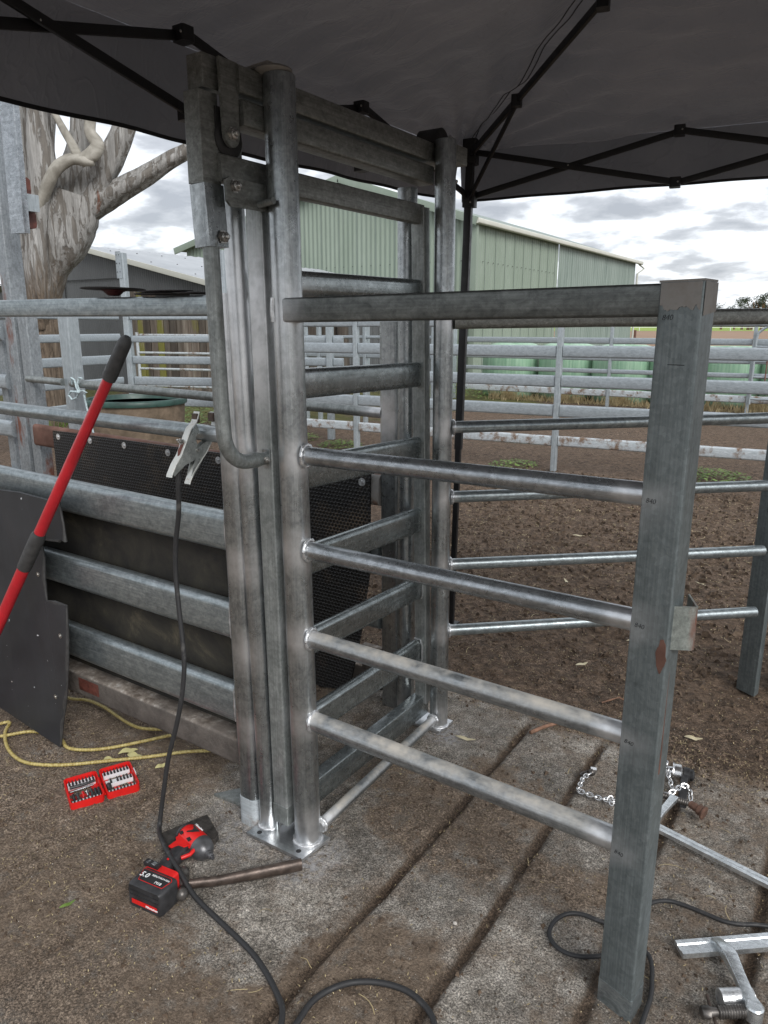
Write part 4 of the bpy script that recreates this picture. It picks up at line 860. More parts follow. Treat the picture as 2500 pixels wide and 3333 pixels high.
# ------------------------------------------------------------------ things in the work area
# loose rubber sheet leaning on the race
b = MB(); o2 = [(-1.62, 1.00), (-1.405, 1.004), (-1.25, 1.012), (-1.01, 1.004), (-.992, .93), (-.988, .868), (-1.01, .872), (-1.02, .866), (-1.138, .853), (-1.128, .78), (-1.140, .70), (-1.134, .617), (-1.075, .622), (-1.008, .626), (-1.018, .50), (-1.035, .40), (-1.055, .30), (-1.085, .215), (-1.098, .17), (-1.12, .125), (-1.135, .07), (-1.150, .010), (-1.40, .055), (-1.62, .09)]
def ysh(x, z): return -.100-.030*(1-z)-.012*math.sin(x*7+z*3)*(1-z)
b.poly([(x, ysh(x, z), z) for x, z in o2], (0, .011, 0))
tag(b.build('rubber_sheet', M['scuffed black sheet'], org=(-1.3, -.12, 0), smooth=False), 'scuffed black sheet with notched edge leaning on the race rails at left', 'rubber sheet')
sh = bpy.data.objects['rubber_sheet']
for x, z in ((-1.165, .715), (-1.055, .50), (-1.135, .23), (-1.42, .215)):
    b = MB(); b.lathe((x, ysh(x, z)-.0005, z), (0, -1, 0), [(0, .009), (.002, .009), (.0021, .004), (.004, .003)], 16); b.build('washer', M['bolt'], sh)
b = MB(); e_pts = [(x, ysh(x, z)+.0055, z) for x, z in o2[3:22]]; b.sweep(e_pts, [(math.cos(t_)*.0062, math.sin(t_)*.0062) for t_ in (0, 1.05, 2.1, 3.14, 4.2, 5.24)], (0, 1, 0), True, [1+.35*math.sin(k*3.7) for k in range(len(e_pts))]); b.build('frayed_edge', M['grip'], sh, 20)
# long red lever with grips
lv = thing('lever_bar', 'long red tubular lever with dark grey grips leaning across the race', 'lever', (-1.4, -.22, .5))
T_ = Vector((-.545, -.105, 1.572)); Bq = Vector((-1.62, -.105, .20)); 
T_ = Vector((-.557, -.10, 1.571)); L_d = Vector((-.747, -.10, -1.044)); P1 = T_+L_d*.112; P2 = T_+L_d*.3; P3 = T_+L_d*.655; P4 = T_+L_d*1.0; P5 = T_+L_d*1.48
b = MB(); b.tube([P1, P2, P1.lerp(P3, .5), P3], [.0165, .0175, .0185, .0195], 18); b.build('shaft', M['red_paint'], lv)
b = MB(); b.tube([P3, P4, P5], .0215, 18); b.build('lower_shaft', M['red_paint'], lv)
b = MB(); b.tube([P1-(T_-P1).normalized()*.012, P1, P1.lerp(T_, .5), P1.lerp(T_, .82), T_.lerp(P1, .08), T_], [.021, .0225, .021, .0205, .018, .010], 20); b.build('grip', M['grip'], lv)
g0 = P3.lerp(P1, .035); g1 = P3.lerp(P4, .34); b = MB(); b.tube([g0, g0.lerp(g1, .1), g0.lerp(g1, .5), g1], [.021, .0255, .0255, .0245], 20); b.build('middle_grip', M['grip'], lv)
# cutting discs on the top rail
def disc(x, y, z, r, label, cup=0, tilt=0, mat='dark_steel', grp=None):
    b = MB(); pr = [(0, .001)]+[(0, r*.995), (.003, r), (.0035, r*.6), (.006, r*.35), (.006, .006)]
    b.lathe((0, 0, cup), (0, 0, 1), [(0, .006), (0, r), (.003, r), (.0045, r*.5), (.006, r*.4), (.006, .006)], 40)
    o = b.build('grinding_disc', M[mat], org=(0, 0, 0)); o.location = (x, y, z); o.rotation_euler = (math.radians(tilt), math.radians(-tilt*.3), 0); tag(o, label, 'disc', grp)
    if cup:
        b = MB(); b.lathe((0, 0, -.001), (0, 0, 1), [(0, .014), (.002, .019), (.006, .024), (.012, .030), (cup-.001, .044)], 28); h_ = b.build('cup', M['red_dark'], None); h_.parent = o
    return o
M['red_dark'] = plain('dark red resin', (.05, .010, .012), .6, 0, .4, 40); M['disc'] = plain('dark abrasive disc', (.028, .024, .024), .8, 0, .4, 120, .0008)
disc(-.720, -.012, 1.6955, .098, 'raised abrasive disc on its dark red cup, leftmost on the top rail', .018, -1, 'disc')
disc(-.490, -.015, 1.6925, .080, 'flat worn disc in the middle of the row on the top rail', 0, 0, 'disc')
disc(-.465, -.02, 1.7000, .078, 'ragged disc stacked on the flat middle disc', 0, 1.5, 'disc')
disc(-.355, -.012, 1.6925, .050, 'small thin disc beside the gate handle, rightmost on the top rail', 0, 0, 'disc')
# earth clamp
ec = thing('earth_clamp', 'white enamelled welding earth clamp biting the race pipe', 'clamp', (-.345, -.06, 1.2))
def jaw(path, name, w=.024, t=.004, mat=None, x=-.345):
    b = MB(); pts = [(x, y, z) for y, z in path]; b.sweep(pts, rrect(w, t, .0015), (0, 1, 0)); return b.build(name, mat or M['enamel'], ec, 50)
M['flange'] = plain('grey enamel side', (.30, .32, .31), .3, .4, .3, 40)
M['enamel'] = plain('chipped white enamel', (.62, .63, .60), .32, .25, sc=55, c2=(.45, .36, .30), lo=.30, hi=.40)
j1 = jaw([(-.040, 1.357), (-.048, 1.338), (-.056, 1.325), (-.076, 1.310), (-.093, 1.282), (-.106, 1.258), (-.118, 1.238), (-.141, 1.213), (-.158, 1.186), (-.160, 1.179)], 'front_jaw')
b = MB()
for sx in (-.3575, -.3345): b.poly([(sx, -.056, 1.322), (sx, -.092, 1.282), (sx, -.117, 1.240), (sx, -.157, 1.188), (sx, -.150, 1.182), (sx, -.108, 1.208), (sx, -.070, 1.218), (sx, -.055, 1.245), (sx, -.062, 1.285), (sx, -.045, 1.30)], (.002, 0, 0))
b.build('flange', M['flange'], j1, smooth=False)
j2 = jaw([(.022, 1.350), (.030, 1.325), (.022, 1.30), (.005, 1.268), (-.02, 1.235), (-.052, 1.205), (-.078, 1.178), (-.092, 1.155), (-.095, 1.148)], 'rear_jaw')
b = MB()
for sx in (-.3555, -.3365): b.poly([(sx, .020, 1.30), (sx, -.02, 1.235), (sx, -.090, 1.155), (sx, -.080, 1.185), (sx, -.064, 1.225), (sx, -.055, 1.25), (sx, -.03, 1.262), (sx, -.012, 1.27)], (.002, 0, 0))
b.build('flange', M['flange'], j2, smooth=False)
b = MB(); b.obox((-.345, -.046, 1.338), (.010, 0, 0), (0, .006, 0), (0, 0, .014)); b.build('contact_block', M['old_steel'], ec); b = MB(); b.obox((-.345, .022, 1.335), (.011, 0, 0), (0, .010, 0), (0, 0, .013)); b.build('contact_block', M['old_steel'], ec)
boltat((-.345, -.105, 1.275), (0, -1, .5), ec, .006); b = MB(); b.tube([(-.345, -.100, 1.272), (-.345, -.116, 1.250), (-.345, -.120, 1.225)], .005, 10); b.build('copper_lug', M['copper'] if 'copper' in M else M['orange'], ec)
b = MB(); b.pipe((-.362, -.058, 1.245), (-.328, -.058, 1.245), .005, 12); b.build('pivot', M['bolt'], ec)
# cables: each run is one cable thing
def smooth_path(P, m=6):
    P = [Vector(p) for p in P]; o = []
    for i in range(len(P)-1):
        p0 = P[max(i-1, 0)]; p1 = P[i]; p2 = P[i+1]; p3 = P[min(i+2, len(P)-1)]
        for k in range(m):
            t = k/m; o.append(.5*((2*p1)+(p2-p0)*t+(2*p0-5*p1+4*p2-p3)*t*t+(3*p1-p0-3*p2+p3)*t**3))
    o.append(P[-1]); return o
def cable(name, P, r, mat, label, cat, rib=0):
    S = smooth_path(P, 6)
    S = [Vector((p.x, p.y, max(p.z, gz(p.x, p.y)+r*.85) if p.z < .05 else p.z)) for p in S]
    for _ in range(3): S = [S[0]]+[(S[i-1]+S[i]*2+S[i+1])/4 for i in range(1, len(S)-1)]+[S[-1]]
    b = MB()
    if rib:
        T = []
        for i in range(len(S)-1):
            L = (S[i+1]-S[i]).length; k = max(1, int(L/(rib/4)))
            T += [S[i].lerp(S[i+1], j/k) for j in range(k)]
        b.tube(T, [r*(1+.13*math.sin(i*math.pi/2)) for i in range(len(T))], 10)
    else: b.tube(S, r, 12)
    tag(b.build(name, mat, org=tuple(S[0]), ang=60), label, cat)
cable('welding_cable', [(-.348, -.112, 1.235), (-.348, -.122, 1.19), (-.350, -.125, 1.14), (-.362, -.12, 1.06), (-.384, -.12, .97), (-.395, -.12, .862), (-.376, -.132, .733), (-.354, -.145, .605), (-.358, -.158, .496), (-.379, -.173, .381), (-.411, -.190, .26), (-.430, -.203, .143), (-.442, -.212, .06),
    (-.438, -.225, .020), (-.400, -.255, .03), (-.345, -.292, .058), (-.28, -.325, .062), (-.2, -.352, .052), (-.12, -.372, .020), (-.006, -.390, .010), (.145, -.418, .01), (.231, -.448, .01), (.291, -.477, .01), (.335, -.505, .01), (.37, -.56, .01), (.40, -.62, .01)], .0076, M['cable'], 'dark grey cable hanging from the earth clamp and running to the foreground', 'cable')
cable('welding_cable', [(.40, -.66, .01), (.392, -.58, .01), (.383, -.50, .01), (.378, -.45, .01), (.392, -.400, .01), (.427, -.350, .01), (.485, -.312, .01), (.555, -.294, .01), (.616, -.307, .01), (.659, -.337, .01), (.70, -.40, .01)], .0076, M['cable'], 'dark cable loop arching up from the bottom edge of the photo', 'cable')
cable('power_lead', [(1.29, .43, .01), (1.241, .409, .01), (1.21, .389, .01), (1.170, .375, .01), (1.128, .375, .01), (1.074, .376, .01), (1.022, .368, .01), (.981, .329, .01), (.965, .27, .01), (.935, .21, .01), (.887, .187, .01), (.841, .185, .01), (.804, .168, .01), (.780, .127, .01), (.779, .074, .01), (.803, .043, .01), (.839, .032, .01), (.884, .045, .01), (.94, .09, .01), (.985, .145, .01), (1.018, .150, .01), (1.038, .120, .01), (1.050, .075, .01), (1.060, .028, .01), (1.062, -.021, .01), (1.062, -.071, .01), (1.065, -.15, .01)], .0060, M['cable'], 'thin black lead looped on the slab behind the wing post', 'cable')
HC = 'hose'
cable('air_hose', [(-1.60, -.32, .012), (-1.56, -.25, .012), (-1.52, -.185, .012), (-1.49, -.119, .012), (-1.432, -.174, .012), (-1.320, -.231, .012), (-1.211, -.255, .012), (-1.123, -.243, .012), (-1.014, -.177, .012), (-.907, -.074, .012), (-.798, .031, .012), (-.717, .123, .012), (-.62, .20, .012)], .0064, M['yellow hose'], 'ribbed yellow hose run curving in front of the black sheet, nearest the red case', HC, .010)
cable('air_hose', [(-1.60, -.40, .012), (-1.50, -.29, .012), (-1.418, -.209, .012), (-1.386, -.166, .012), (-1.353, -.122, .012), (-1.30, -.095, .012), (-1.19, -.082, .012), (-1.12, -.106, .012), (-1.05, -.081, .012), (-.98, -.020, .012), (-.91, .083, .012), (-.85, .181, .012)], .0064, M['yellow hose'], 'yellow hose run emerging from under the foot of the black sheet', HC, .010)
cable('air_hose', [(-1.7, .10, .012), (-1.56, .12, .012), (-1.441, .142, .012), (-1.386, .170, .012), (-1.274, .173, .012), (-1.161, .156, .012), (-1.07, .144, .012), (-.992, .148, .012), (-.90, .20, .012), (-.8, .3, .012)], .0064, M['yellow hose'], 'dull yellow hose run lying under the mud caked race beam', HC, .012)
# open red bit case
bx = thing('bit_case', 'open red screwdriver bit case with white bit holders on the ground', 'bit case', (-.875, -.145, 0), rot=(0, 0, math.atan2(-.075, .156)))
bx.location.z = gz(-.87, -.15)+.002
# local x = down the image (u), local y = image right (v); hinge along x
def tray(y0, y1, name, tilt):
    b = MB(); x0, x1, H, t = 0.0, .112*1.0, .030, .004
    return b
UL, VL = .168, .112
def half(sy, name):
    y0, y1 = (-VL-.004, -.004) if sy < 0 else (.004, VL+.004)
    b = MB(); t = .0045; H = .030
    o_ = [(p[0]+UL/2, p[1]+(y0+y1)/2) for p in rrect(UL, VL, .014)]; i_ = [(p[0]+UL/2, p[1]+(y0+y1)/2) for p in rrect(UL-2*t, VL-2*t, .010)]
    m = len(o_); vs = [(x, y, 0) for x, y in o_]+[(x, y, H) for x, y in o_]+[(x, y, H) for x, y in i_]+[(x, y, .004) for x, y in i_]
    fs = [tuple(range(m))[::-1]]+[(k, (k+1) % m, m+(k+1) % m, m+k) for k in range(m)]+[(m+k, m+(k+1) % m, 2*m+(k+1) % m, 2*m+k) for k in range(m)]+[(2*m+k, 2*m+(k+1) % m, 3*m+(k+1) % m, 3*m+k) for k in range(m)]+[tuple(3*m+k for k in range(m))]
    b.add(vs, fs); sh_ = b.build(name, M['red_plastic'], bx, 40)
    rows = (.030, .148) if sy < 0 else (.028, .085, .148)
    for r_i, u in enumerate(rows):
        b = MB(); b.box(u-.010, u+.013, y0+.010, y1-.010, .004, .020); b.build('bit_holder', M['white_plastic'], sh_, smooth=False)
    for r_i, u in enumerate(rows):
        cnt = 8
        for k in range(cnt):
            if sy > 0 and r_i == 1 and k in (0, 2): continue
            yy = y0+.016+(y1-y0-.032)*k/(cnt-1); b = MB()
            b.lathe((u+.012, yy, .0225), (-1, 0, .12), [(0, .0036), (.012, .0036), (.0125, .0024), (.024, .0020), (.027, .0004)], 6, ref=(0, 0, 1)); b.build('bit', M['black_plastic'], sh_, 30)
    return sh_, y0, y1
hl, y0, y1 = half(-1, 'left_tray'); hr, y2, y3 = half(1, 'right_tray')
b = MB(); b.tube([(.055, y0+.014, .022), (.060, (y0+y1)/2, .024), (.052, y1-.012, .022)], [.006, .0055, .0045], 10); b.build('driver_handle', M['black_plastic'], hl)
b = MB(); b.pipe((.075, y0+.012, .018), (.068, y1-.02, .018), .003, 8); b.build('extension_bar', M['chrome'], hl)
for k, (yy, mt2) in enumerate(((y0+.018, 'black_plastic'), (y0+.032, 'grip'), (y0+.050, 'red_plastic'), (y0+.064, 'chrome'), (y0+.078, 'black_plastic'), (y0+.090, 'black_plastic'), (y0+.101, 'black_plastic'))):
    b = MB(); b.lathe((.140, yy, .021), (-1, 0, 0), [(0, .004), (.014, .0052), (.038, .0052), (.042, .003)], 10); b.build('nut_driver', M[mt2], hl)
b = MB(); b.lathe((.132, y2+.016, .024), (-1, 0, 0), [(0, .006), (.01, .0085), (.026, .0085), (.028, .004)], 12); b.build('nut_driver', M['black_plastic'], hr)
b = MB(); b.rbar((.045, y3+.003, .016), (.075, y3+.003, .016), .007, .016, .002, sub=0); b.build('latch', M['white_plastic'], hr)
b = MB(); b.pipe((.03, 0, .012), (.06, 0, .012), .0042, 10); b.pipe((.11, 0, .012), (.14, 0, .012), .0042, 10); b.build('hinge', M['red_plastic'], bx)
# impact driver lying on its side; head axis hx, battery axis ax_
dr = thing('impact_driver', 'red and black cordless impact driver lying on the slab', 'impact driver', (-.22, -.33, 0))
DZ = gz(-.2, -.4)+.001; hx_ = Vector((.982, -.19, 0)).normalized(); hy_ = Vector((.19, .982, 0)).normalized(); H0 = Vector((-.250, -.234, DZ))
ax_ = Vector((.990, .13, 0)).normalized(); by_ = Vector((-.13, .990, 0)).normalized(); B0_ = Vector((-.205, -.4405, DZ))
def Hp(a, c, z): return H0+hx_*a+hy_*c+Vector((0, 0, z))
def Bp(a, c, z): return B0_+ax_*a+by_*c+Vector((0, 0, z))
b = MB(); b.lathe(Hp(-.070, 0, .040), hx_, [(0, .024), (.006, .034), (.02, .038), (.07, .038), (.086, .036)], 28); b.build('motor_housing', M['red_plastic'], dr)
b = MB(); b.lathe(Hp(.016, 0, .040), hx_, [(0, .037), (.012, .037), (.03, .031), (.042, .021), (.046, .0135), (.052, .0135), (.053, .010), (.062, .010), (.064, .006), (.072, .006)], 28); b.build('nose_cone', M['mid_grey'], dr)
b = MB(); b.lathe(Hp(-.080, 0, .040), hx_, [(0, .016), (.003, .030), (.012, .036), (.0125, .039), (.020, .039)], 28); b.build('rear_cap', M['black_plastic'], dr)
G = [Hp(-.026, -.018, .040), Vector((-.268, -.290, .040+DZ)), Vector((-.255, -.340, .040+DZ)), Vector((-.240, -.392, .040+DZ))]
b = MB(); b.sweep(smooth_path(G, 4), rrect(.050, .040, .015), (0, 0, 1), True); b.build('grip', M['black_plastic'], dr, 60)
b = MB(); b.sweep([Hp(.014, -.034, .040), Hp(.020, -.050, .040), Hp(.014, -.068, .040)], rrect(.020, .024, .008), (0, 0, 1)); b.build('trigger', M['black_plastic'], dr, 60)
b = MB(); b.poly([Hp(*p) for p in ((-.050, -.026, .0585), (.012, -.030, .0585), (.004, -.050, .0585), (-.014, -.056, .0585), (-.020, -.078, .0585), (-.030, -.080, .0585), (-.036, -.050, .0585), (-.050, -.044, .0585))], (0, 0, .0045)); b.build('red_trim', M['red_plastic'], dr, smooth=False)
b = MB(); b.tube([Hp(.030, -.026, .054), Hp(.038, -.048, .052), Hp(.028, -.072, .048)], .006, 8); b.build('trigger_guard', M['red_plastic'], dr, 60)
b = MB(); b.poly([Hp(-.046, .020, .0725), Hp(-.004, .014, .0758), Hp(-.014, -.004, .0782), Hp(-.032, -.016, .0755)], (0, 0, .0018)); b.build('control_panel', M['black_plastic'], dr, smooth=False)
for p_, q_ in (((-.052, -.024, .0715), (-.040, -.026, .0700)), ((-.010, -.024, .0715), (.004, -.026, .0700))):
    b = MB(); b.rbar(Hp(*p_), Hp(*q_), .012, .003, .001, sub=0); b.build('vent', M['black_rubber'], dr)
text('Milwaukee', .010, dr, M['white_ink'], Hp(-.050, .024, .0715), hx_, hy_, name='print')
b = MB(); b.lathe(Vector((-.252, -.345, .0605+DZ)), (0, 0, 1), [(0, .004), (.002, .004)], 12); b.build('screw_boss', M['red_plastic'], dr)
b = MB(); b.sweep([Bp(-.012, .062, .039), Bp(-.012, .030, .039)], rrect(.104, .066, .008), (0, 0, 1)); b.build('battery_foot', M['red_plastic'], dr, 40)
b = MB(); b.sweep([Bp(0, .036, .038), Bp(0, .030, .038), Bp(0, -.028, .038), Bp(0, -.036, .038)], rrect(.122, .077, .010), (0, 0, 1), True, [.95, 1, 1, .93]); bt = b.build('battery', M['black_plastic'], dr, 40)
b = MB(); b.obox(Bp(-.046, .050, .076), ax_*.026, by_*.009, Vector((0, 0, .006))); b.build('belt_clip', M['black_rubber'], dr, smooth=False)
for a0, a1 in ((-.062, -.056), (-.044, -.030)):
    b = MB(); b.rbar(Bp(a0, .050, .0828), Bp(a1, .048, .0828), .012, .0015, .0004, sub=0); b.build('bit_clip', M['chrome'], dr)
lab = [(-.056, .028), (.046, .028), (.054, .020), (.046, -.014), (-.040, -.014)]
b = MB(); b.poly([Bp(a, c, .0766) for a, c in lab], (0, 0, .0007)); b.build('battery_label', M['red_plastic'], bt, smooth=False)
b = MB(); b.poly([Bp(a*.97+(-.0), (c-.007)*.93+.007, .0772) for a, c in lab], (0, 0, .0006)); b.build('label_face', M['black_rubber'], bt, smooth=False)
text('5.0', .024, bt, M['white_ink'], Bp(-.050, .000, .0779), ax_, by_, name='print', ext=.0005, shear=.15)
text('REDLITHIUM-ION', .0080, bt, M['white_ink'], Bp(-.014, .013, .0779), ax_, by_, name='print')
text('M18', .013, bt, M['white_ink'], Bp(.012, -.008, .0779), ax_, by_, name='print')
b = MB(); b.poly([Bp(-.046, -.0372, .016), Bp(.046, -.0372, .016), Bp(.046, -.0372, .030), Bp(-.046, -.0372, .030)], by_*-.0012); b.build('front_stripe', M['red_plastic'], bt, smooth=False)
text('Milwaukee', .010, bt, M['white_ink'], Bp(.006, -.0388, .0185), ax_, (0, 0, 1), name='print')
for k in range(2):
    b = MB(); b.poly([Bp(-.052, -.0362, .042+.014*k), Bp(.052, -.0362, .042+.014*k), Bp(.052, -.0362, .045+.014*k), Bp(-.052, -.0362, .045+.014*k)], by_*-.0012); b.build('ridge', M['black_rubber'], bt, smooth=False)
# steel offcut under the driver
b = MB(); b.poly([(-.393, -.249, .008), (-.342, -.106, .008), (-.241, -.154, .008), (-.232, -.178, .008), (-.334, -.290, .008)], (0, 0, .022)); tag(b.build('steel_offcut', M['dark_steel'], org=(-.31, -.2, 0), smooth=False), 'thick dark steel offcut lying behind the impact driver', 'offcut')
# ball pein hammer
hm = thing('hammer', 'worn ball pein hammer with brown handle beside the base plate', 'hammer', (-.15, -.35, 0))
b = MB(); hs = [(.062, -.106, .020), (.02, -.156, .020), (-.04, -.225, .019), (-.10, -.293, .018), (-.158, -.352, .022)]; b.sweep(hs, [(math.cos(2*math.pi*k/14)*.014, math.sin(2*math.pi*k/14)*.0185) for k in range(14)], (0, 0, 1), True, [1.05, 1.1, .98, .85, .8]); b.build('handle', M['old_steel'], hm, 60)
hx = Vector((.088, -.087, 0)).normalized(); hc = Vector((-.178, -.358, .022))
b = MB(); b.lathe(hc-hx*.050, hx, [(0, .016), (.003, .018), (.020, .018), (.028, .013), (.036, .016), (.058, .016), (.066, .011), (.076, .010), (.079, .013)], 20); b.sph(hc+hx*.046, .0185, 16, 10); b.build('head', M['dark_steel'], hm, 60)
# triangular plate in the crumbs
b = MB(); b.poly([(-.426, .004, .002), (-.305, .012, .002), (-.33, .06, .002), (-.372, .078, .002)], (0, 0, .010)); tag(b.build('steel_plate', M['galv_flat'], org=(-.37, .04, 0), smooth=False), 'small bare plate poking from the dirt beside the race end post', 'plate')
# F clamps
def groove_bar(b, p, q, w, h, up=(0, 0, 1)):
    pr = [(-w/2, -h/2), (w/2, -h/2), (w/2, h/2), (w*.22, h/2), (w*.16, h*.28), (-w*.16, h*.28), (-w*.22, h/2), (-w/2, h/2)]
    b.sweep([p, Vector(p).lerp(Vector(q), .5), q], pr, up)
ca = thing('bar_clamp', 'bright steel bar clamp with brown screw lying behind the wing post', 'clamp', (1.0, .68, 0))
b = MB(); groove_bar(b, (.890, .668, .022), (1.45, .537, .022), .030, .013); b.build('bar', M['bar_steel'], ca, 20)
b = MB(); b.sweep([(.908, .668, .036), (.916, .72, .040), (.930, .790, .045), (.934, .818, .045)], rrect(.024, .017, .003), (0, 0, 1), True, [.9, .9, 1, 1.2]); b.build('sliding_arm', M['bar_steel'], ca, 40)
def screw(b, p, q, r, pitch=.007):
    p = Vector(p); q = Vector(q); L = (q-p).length; k = int(L/pitch); pr = []
    for i in range(k): pr += [(i*pitch, r*.78), (i*pitch+pitch*.3, r), (i*pitch+pitch*.6, r), (i*pitch+pitch*.9, r*.78)]
    b.lathe(p, q-p, pr, 16)
b = MB(); screw(b, (.890, .815, .044), (.985, .822, .040), .011); b.build('screw', M['dark_steel'], ca, 60)
b = MB(); b.lathe((.985, .822, .040), (1, -.35, -.1), [(0, .012), (.02, .014), (.03, .013), (.031, .018), (.05, .018), (.051, .012)], 12); b.lathe((1.028, .806, .034), (1, -.35, -.1), [(0, .020), (.004, .023), (.007, .023), (.008, .018)], 18); b.build('swivel_nut', M['rusty_nut'], ca, 30)
cb = thing('bar_clamp', 'bright steel bar clamp with long arm and coarse screw in the bottom right corner', 'clamp', (1.2, .2, 0))
b = MB(); groove_bar(b, (1.087, .199, .017), (1.42, .470, .017), .046, .015); b.build('bar', M['bar_steel'], cb, 20)
b = MB(); b.sweep([(1.163, .278, .020), (1.180, .254, .034), (1.197, .232, .040), (1.206, .222, .040), (1.232, .176, .038), (1.262, .124, .034), (1.283, .095, .032)], rrect(.030, .022, .004), (0, 0, 1), True, [.85, 1, 1.25, 1.15, .95, .95, 1.3]); arm = b.build('sliding_arm', M['bar_steel'], cb, 40)
b = MB(); b.lathe((1.278, .092, .012), (0, 0, 1), [(0, .017), (.003, .0205), (.036, .0205), (.040, .017)], 20); b.build('arm_eye', M['bar_steel'], arm, 40)
b = MB(); screw(b, (1.206, .048, .028), (1.285, .104, .028), .0155, .0065); b.lathe((1.206, .048, .028), (-.82, -.58, 0), [(0, .010), (.018, .0125), (.020, .0125)], 14); b.lathe((1.19, .037, .028), (-.82, -.58, 0), [(0, .015), (.018, .015), (.020, .012)], 6); b.build('screw', M['dark_steel'], cb, 60)
b = MB(); b.tube([(1.176, .082, .030), (1.186, .060, .028), (1.205, .025, .024), (1.22, -.01, .018)], .0042, 10); b.build('tommy_bar', M['old_steel'], cb)
b = MB(); o_ = Vector((1.203, .098, .021)); q_ = Vector((1.268, .146, .021)); ax = (q_-o_)
b.lathe(o_, ax, [(0, .019), (0, .022), (ax.length, .022), (ax.length, .019), (0, .019)], 24); tag(b.build('pipe_offcut', M['weld'], org=(1.23, .12, 0)), 'short bright pipe offcut lying under the clamp arm', 'pipe')
# chain hoist
hs_ = thing('chain_hoist', 'small black and chrome lever hoist with a bright chain behind the wing post', 'hoist', (.9, .95, 0))
def links(P, parent, name='chain', L=.020, r=.0026):
    S = smooth_path(P, 8); b = MB(); acc = 0; pos = [S[0]]; 
    for i in range(1, len(S)):
        d = (S[i]-pos[-1]).length
        if d >= L*.72: pos.append(S[i])
    for i in range(len(pos)-1):
        p, q = pos[i], pos[i+1]; d = (q-p).normalized(); s = d.cross(Vector((0, 0, 1))).normalized(); u = s.cross(d)
        a = math.radians(35 if i % 2 else -50); s2 = s*math.cos(a)+u*math.sin(a); c = (p+q)/2+Vector((0, 0, .004)); pts = []
        for k in range(13):
            t = 2*math.pi*(k % 12)/12; pts.append(c+d*(L*.62*math.cos(t))+s2*(L*.36*math.sin(t)))
        b.tube(pts, r, 6, tuple(d.cross(s2)), False)
    return b.build(name, M['chrome'], parent, 60)
links([(.640, .845, .012), (.626, .807, .012), (.629, .767, .012), (.633, .723, .012), (.654, .720, .012), (.679, .719, .012), (.703, .718, .012), (.722, .720, .012), (.741, .726, .012), (.760, .722, .014), (.80, .74, .012), (.85, .79, .012), (.892, .826, .03), (.924, .833, .05), (.938, .868, .055), (.952, .892, .055), (.972, .884, .045), (.980, .855, .02)], hs_)
links([(.740, .725, .012), (.752, .745, .02), (.762, .73, .012), (.75, .71, .012), (.765, .70, .012)], hs_)
links([(.866, .990, .065), (.886, .932, .06), (.909, .882, .05), (.926, .843, .045)], hs_)
b = MB(); b.lathe((.868, .985, .035), (.5, .12, 0), [(0, .034), (.004, .036), (.005, .018), (.022, .018), (.023, .036), (.028, .034)], 18); b.build('side_plate', M['chrome'], hs_, 40)
b = MB(); b.lathe((.893, .991, .034), (.5, .12, 0), [(0, .028), (.004, .032), (.026, .032), (.034, .022)], 18); b.build('gear_cover', M['chrome'], hs_, 40)
b = MB(); b.lathe((.927, 1.0, .034), (.5, .12, 0), [(0, .024), (.018, .026), (.022, .020), (.030, .022), (.036, .016)], 12); b.sweep([(.935, .985, .034), (.942, .93, .034), (.950, .885, .032), (.958, .84, .030), (.966, .815, .028)], rrect(.026, .020, .005), (0, 0, 1), True, [1, .9, 1.15, 1.1, .8]); b.build('lever', M['black_plastic'], hs_, 40)
b = MB(); b.tube([(.628, .858, .014), (.612, .84, .014), (.608, .82, .014), (.622, .815, .014), (.636, .83, .014)], .0035, 8); b.sph((.640, .853, .016), .014, 8, 6); b.build('hook', M['dark_steel'], hs_)
b = MB(); b.obox((.644, .862, .022), (.010, .003, 0), (-.003, .008, 0), (0, 0, .007)); b.build('hook_clip', M['chrome'], hs_)
# ------------------------------------------------------------------ fences behind
def fence(label, p0, ang, posts, rails, ext, pmat, rmat, pw=.075, ph=1.7, name='stockyard_fence', rw=.045, rr=.02, pz=None, split=True):
    d = Vector((math.cos(math.radians(ang)), math.sin(math.radians(ang)), 0)); p0 = Vector(p0); t = thing(name, label, 'fence', tuple(p0))
    for i, k in enumerate(posts):
        b = MB(); q = p0+d*k; hz = pz[i] if pz else ph; b.rbar(q, q+Vector((0, 0, hz)), pw, pw*.8, .005, d, .4); b.build('post', pmat, t)
    cuts = sorted([ext[0]]+[k for k in posts if ext[0] < k < ext[1]]+[ext[1]]) if split else list(ext)
    for z0, z1, *mm in rails:
        for a, c in zip(cuts[:-1], cuts[1:]):
            b = MB(); b.rbar(p0+d*(a+(pw/2 if a in posts else 0))+Vector((0, 0, (z0+z1)/2)), p0+d*(c-(pw/2 if c in posts else 0))+Vector((0, 0, (z0+z1)/2+.004*random.uniform(-1, 1))), rw, z1-z0, rr, sub=.5); b.build('rail', mm[0] if mm else rmat, t, 50)
    return t, d
fence('galvanised cattle fence right behind the frame, nearest of the yard fences', (-1.64, 6.43, 0), 5.25, [-4.9, -2.6, 0, 2.35, 4.7], [(1.60, 1.72), (1.273, 1.403), (.950, 1.080), (.620, .754), (.290, .405, M['white_rail'])], (-4.9, 6.5), M['galv_oldv'], M['galv_old'])
t2, d2 = fence('second row of galvanised rails standing in front of the green bales', (-3.28, 13.75, 0), .75, [-3.55, 0, 2.62, 5.4], [(1.60, 1.70), (1.265, 1.385), (.93, 1.02), (.67, .76), (.210, .345, M['white_rail'])], (-3.45, 6.0), M['galv_oldv'], M['galv_old'])
